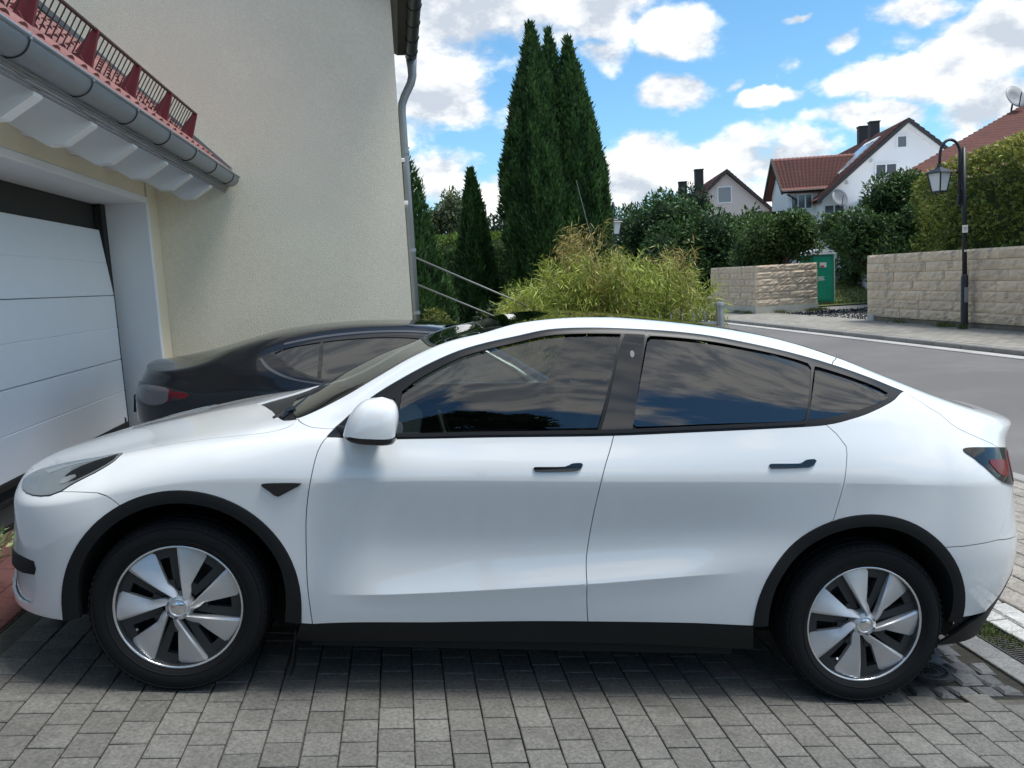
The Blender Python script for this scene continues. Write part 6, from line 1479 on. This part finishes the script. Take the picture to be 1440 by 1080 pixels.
# bamboo thicket: fine canes, long narrow leaves, brown dried tops
def bamboo():
    root = empty('bamboo', (4.1, 8.9, -.45), 0, 'loose yellow green bamboo thicket with brown dried tops behind the white car roof', 'bamboo')
    r = np.random.default_rng(5); canes = MB(); P, D, C = [], [], []
    # outline of the thicket: height of the tips along x
    ex, ez = [2.40, 2.6, 2.95, 3.3, 3.7, 4.0, 4.35, 4.75, 5.05, 5.35, 5.6], [1.12, 1.25, 1.42, 1.75, 2.30, 2.05, 1.74, 1.66, 1.86, 1.62, 1.12]
    for i in range(280):
        tx = r.uniform(2.45, 5.5); ty = r.uniform(8.1, 9.9); tz = np.interp(tx, ex, ez) * r.uniform(.66, 1.06)
        b = np.array([tx * .72 + 4.15 * .28 + r.normal(0, .1), 9.0 + (ty - 9) * .6, -.45]); tip = np.array([tx, ty, tz])
        mid = b * .45 + tip * .55 + np.array([(b[0] - tip[0]) * .25, 0, .28])
        pts = [b * (1 - s) ** 2 + 2 * mid * s * (1 - s) + tip * s ** 2 for s in np.linspace(0, 1, 7)]
        if i % 2 == 0: canes.tube([tuple(p) for p in pts], [.007, .006, .005, .0045, .004, .003, .0015], 4, cap=False)
        dry = (3.45 < tx < 4.1 and tz > 1.88) or (4.9 < tx < 5.4 and tz > 1.68) or r.random() < .04
        nl = 125
        s = r.uniform(.28, 1.03, nl) ** .8; p = ((1 - s) ** 2)[:, None] * b + (2 * s * (1 - s))[:, None] * mid + (s ** 2)[:, None] * tip
        sp = .05 + .16 * (1 - s); p = p + r.normal(0, 1, (nl, 3)) * sp[:, None]
        d = r.normal(0, .6, (nl, 3)) + np.array([(tx - 4.15) * .35, -.2, -.28])
        if dry: c = cols(nl, (.26, .19, .06), (.46, .38, .14), None, .25); g_ = r.random(nl) < .30; c[g_] = cols(g_.sum(), (.12, .15, .03), (.2, .22, .05))
        else: c = cols(nl, (.17, .24, .03), (.42, .46, .10), None, .22); g_ = r.random(nl) < .06; c[g_] = cols(g_.sum(), (.3, .25, .12), (.42, .4, .22))
        P.append(p); D.append(d); C.append(c)
    P, D, C = np.concatenate(P), np.concatenate(D), np.concatenate(C); n = len(P)
    leaf_mesh('leaves', P - np.array([4.1, 8.9, -.45]), D, np.array([0, 0, 1.]) + rdir(n) * .6, RNG.uniform(.09, .20, n), RNG.uniform(.012, .022, n), C, M['leaf'], root)
    hp(canes, 'canes', mat('bamboo_cane', (.14, .13, .05), .6, var=.2), root)
    MB().lathe([(math.sin(t) * 1.0, -math.cos(t) * .5 + .5) for t in np.linspace(.05, math.pi - .05, 9)], 16).xf(Matrix.Diagonal((1.0, .45, 1.25, 1))).build('thicket_core', mat('bamboo_inner', (.06, .085, .02), .95, var=.3), root, smooth=True)  # solid dark core added inside the thicket
bamboo()
# variegated plant at the left edge, by the garage apron
def variegated():
    root = empty('potted_plant', (-1.22, 1.06, gz(-1.2) - .04), 0, 'small variegated cream and green plant in a pot beside the white car nose', 'plant')
    n = 150; d = rdir(n); d[:, 2] = np.abs(d[:, 2]) * .7; P = np.array([0, 0, .24]) + d * RNG.uniform(.08, .23, (n, 1)); P[:, 2] = P[:, 2].clip(.16, .42)
    C = cols(n, (.09, .16, .05), (.46, .48, .26), None, .15)
    leaf_mesh('leaves', P, d + rdir(n) * .5, np.array([0, 0, 1.]) + rdir(n) * .5, RNG.uniform(.04, .075, n), RNG.uniform(.022, .036, n), C, M['leaf'], root)
    st = MB()
    for k in range(0, n, 3): st.tube([(0, 0, .14), tuple(P[k] * .6 + np.array([0, 0, .08])), tuple(P[k])], [.003, .0025, .002], 4, cap=False)
    st.build('stems', mat('plant_stem', (.09, .12, .04), .7), root)
    MB().lathe([(.0, 0), (.075, 0), (.095, .15), (.105, .15), (.105, .165), (.09, .165), (.085, .14), (.0, .14)], 20).build('pot', mat('plastic_pot', (.03, .03, .032), .6), root, angle=40)
variegated()
# moss and blades in the drain, tufts by the wall, lawn in the yard
def blades(label_name, pts, h, a, b, w=.006):
    n = len(pts); D = np.array([0, 0, 1.]) + rdir(n) * .55; return tag(leaf_mesh(label_name, pts, D, rdir(n), h * RNG.uniform(.5, 1.4, n), w * RNG.uniform(.7, 1.4, n), cols(n, a, b), M['grass']), kind='stuff')
n = 5200; xx = RNG.uniform(3.972, 4.135, n); yy = RNG.uniform(.36, 2.6, n); keep = RNG.random(n) < np.clip((yy - .36) * 3.2, .05, 1)
m_ = np.stack([xx, yy, np.full(n, flat - .012)], 1)[keep]
blades('moss', m_, .028, (.06, .10, .02), (.16, .20, .05), .009)
tp = []
for x, y, k, s in ((15.45, 17.8, 260, .16), (15.3, 16.85, 120, .07), (15.5, 20, 60, .2), (14.9, 29.6, 160, .25), (14.9, 30.6, 120, .3), (15.9, 28.9, 160, .3), (17.6, 28.9, 300, .3), (17.2, 28.8, 160, .2)):
    tp.append(np.stack([RNG.normal(x, s * .5, k), RNG.normal(y, s, k), np.full(k, FW)], 1))
blades('weeds', np.concatenate(tp), .13, (.06, .09, .02), (.18, .2, .06), .016)
n = 9000; lp_ = np.stack([RNG.uniform(18.3, 29, n), RNG.uniform(31.5, 42.5, n), np.zeros(n)], 1); lp_[:, 2] = -.3 + np.clip((lp_[:, 1] - 33) * .075 + (lp_[:, 0] - 21) * .03, 0, .9)
blades('lawn', lp_, .09, (.07, .10, .02), (.17, .19, .05), .05)
V = []; F = []
for i in range(12):
    for j in range(12):
        x, y = 18.0 + i, 31.4 + j; V.append((x, y, -.32 + min(.9, max(0, (y - 33) * .075 + (x - 21) * .03))))
for i in range(11):
    for j in range(11): F.append((i * 12 + j, (i + 1) * 12 + j, (i + 1) * 12 + j + 1, i * 12 + j + 1))
tag(mesh_np('lawn_bank', V, F, mat('lawn', (.11, .13, .04), .95, var=.3, vscale=3)), kind='structure')
# seeds, grit and small leaves lying in the joints
n = 420; gx_ = RNG.uniform(-.9, 3.7, n); gy_ = RNG.uniform(-.75, .75, n); gz_ = -math.tan(SLOPE) * gx_ + .001
tag(leaf_mesh('litter', np.stack([gx_, gy_, gz_], 1), rdir(n) * np.array([1, 1, .12]), np.array([[0, 0, 1.]]) + rdir(n) * .2, RNG.uniform(.004, .011, n), RNG.uniform(.003, .007, n), cols(n, (.08, .07, .045), (.30, .27, .2)), M['grass']), kind='stuff')
# trees on the camera's own side of the drive: they show in the car windows
tree('broad dark tree behind the camera, mirrored in the front window', (1.3, -11, -.3), mass(-.4, 3.0, -11.8, -10.2, 5.0, 9.2, .4, .8, 26, 97, [(-.6, 7.8), (.6, 8.9), (1.8, 9.2), (2.6, 8.4), (3.2, 7.4)]), 20000, 97, (.014, .03, .012), (.04, .07, .022), L=.2, W=.11)
hedge('unseen hedge added behind the camera to darken the lower side of the white car', -9, 9, -10.2, -9.0, -.4, 1.75, 16000, 101, DG, LG, L=.13, W=.08, wav=.08)  # added out of view; blocks low sky to darken the doors

gw_ = empty('guy_wire', (4.9, 13.0, -.4), 0, 'thin pale guy wire slanting down in front of the tall thujas', 'wire')
hp(MB().tube([(4.55, 13.05, 3.4), (4.75, 13.05, 2.5), (5.05, 13.05, 1.2), (5.3, 13.05, -.3)], .005, 5), 'cable', M['galv'], gw_)
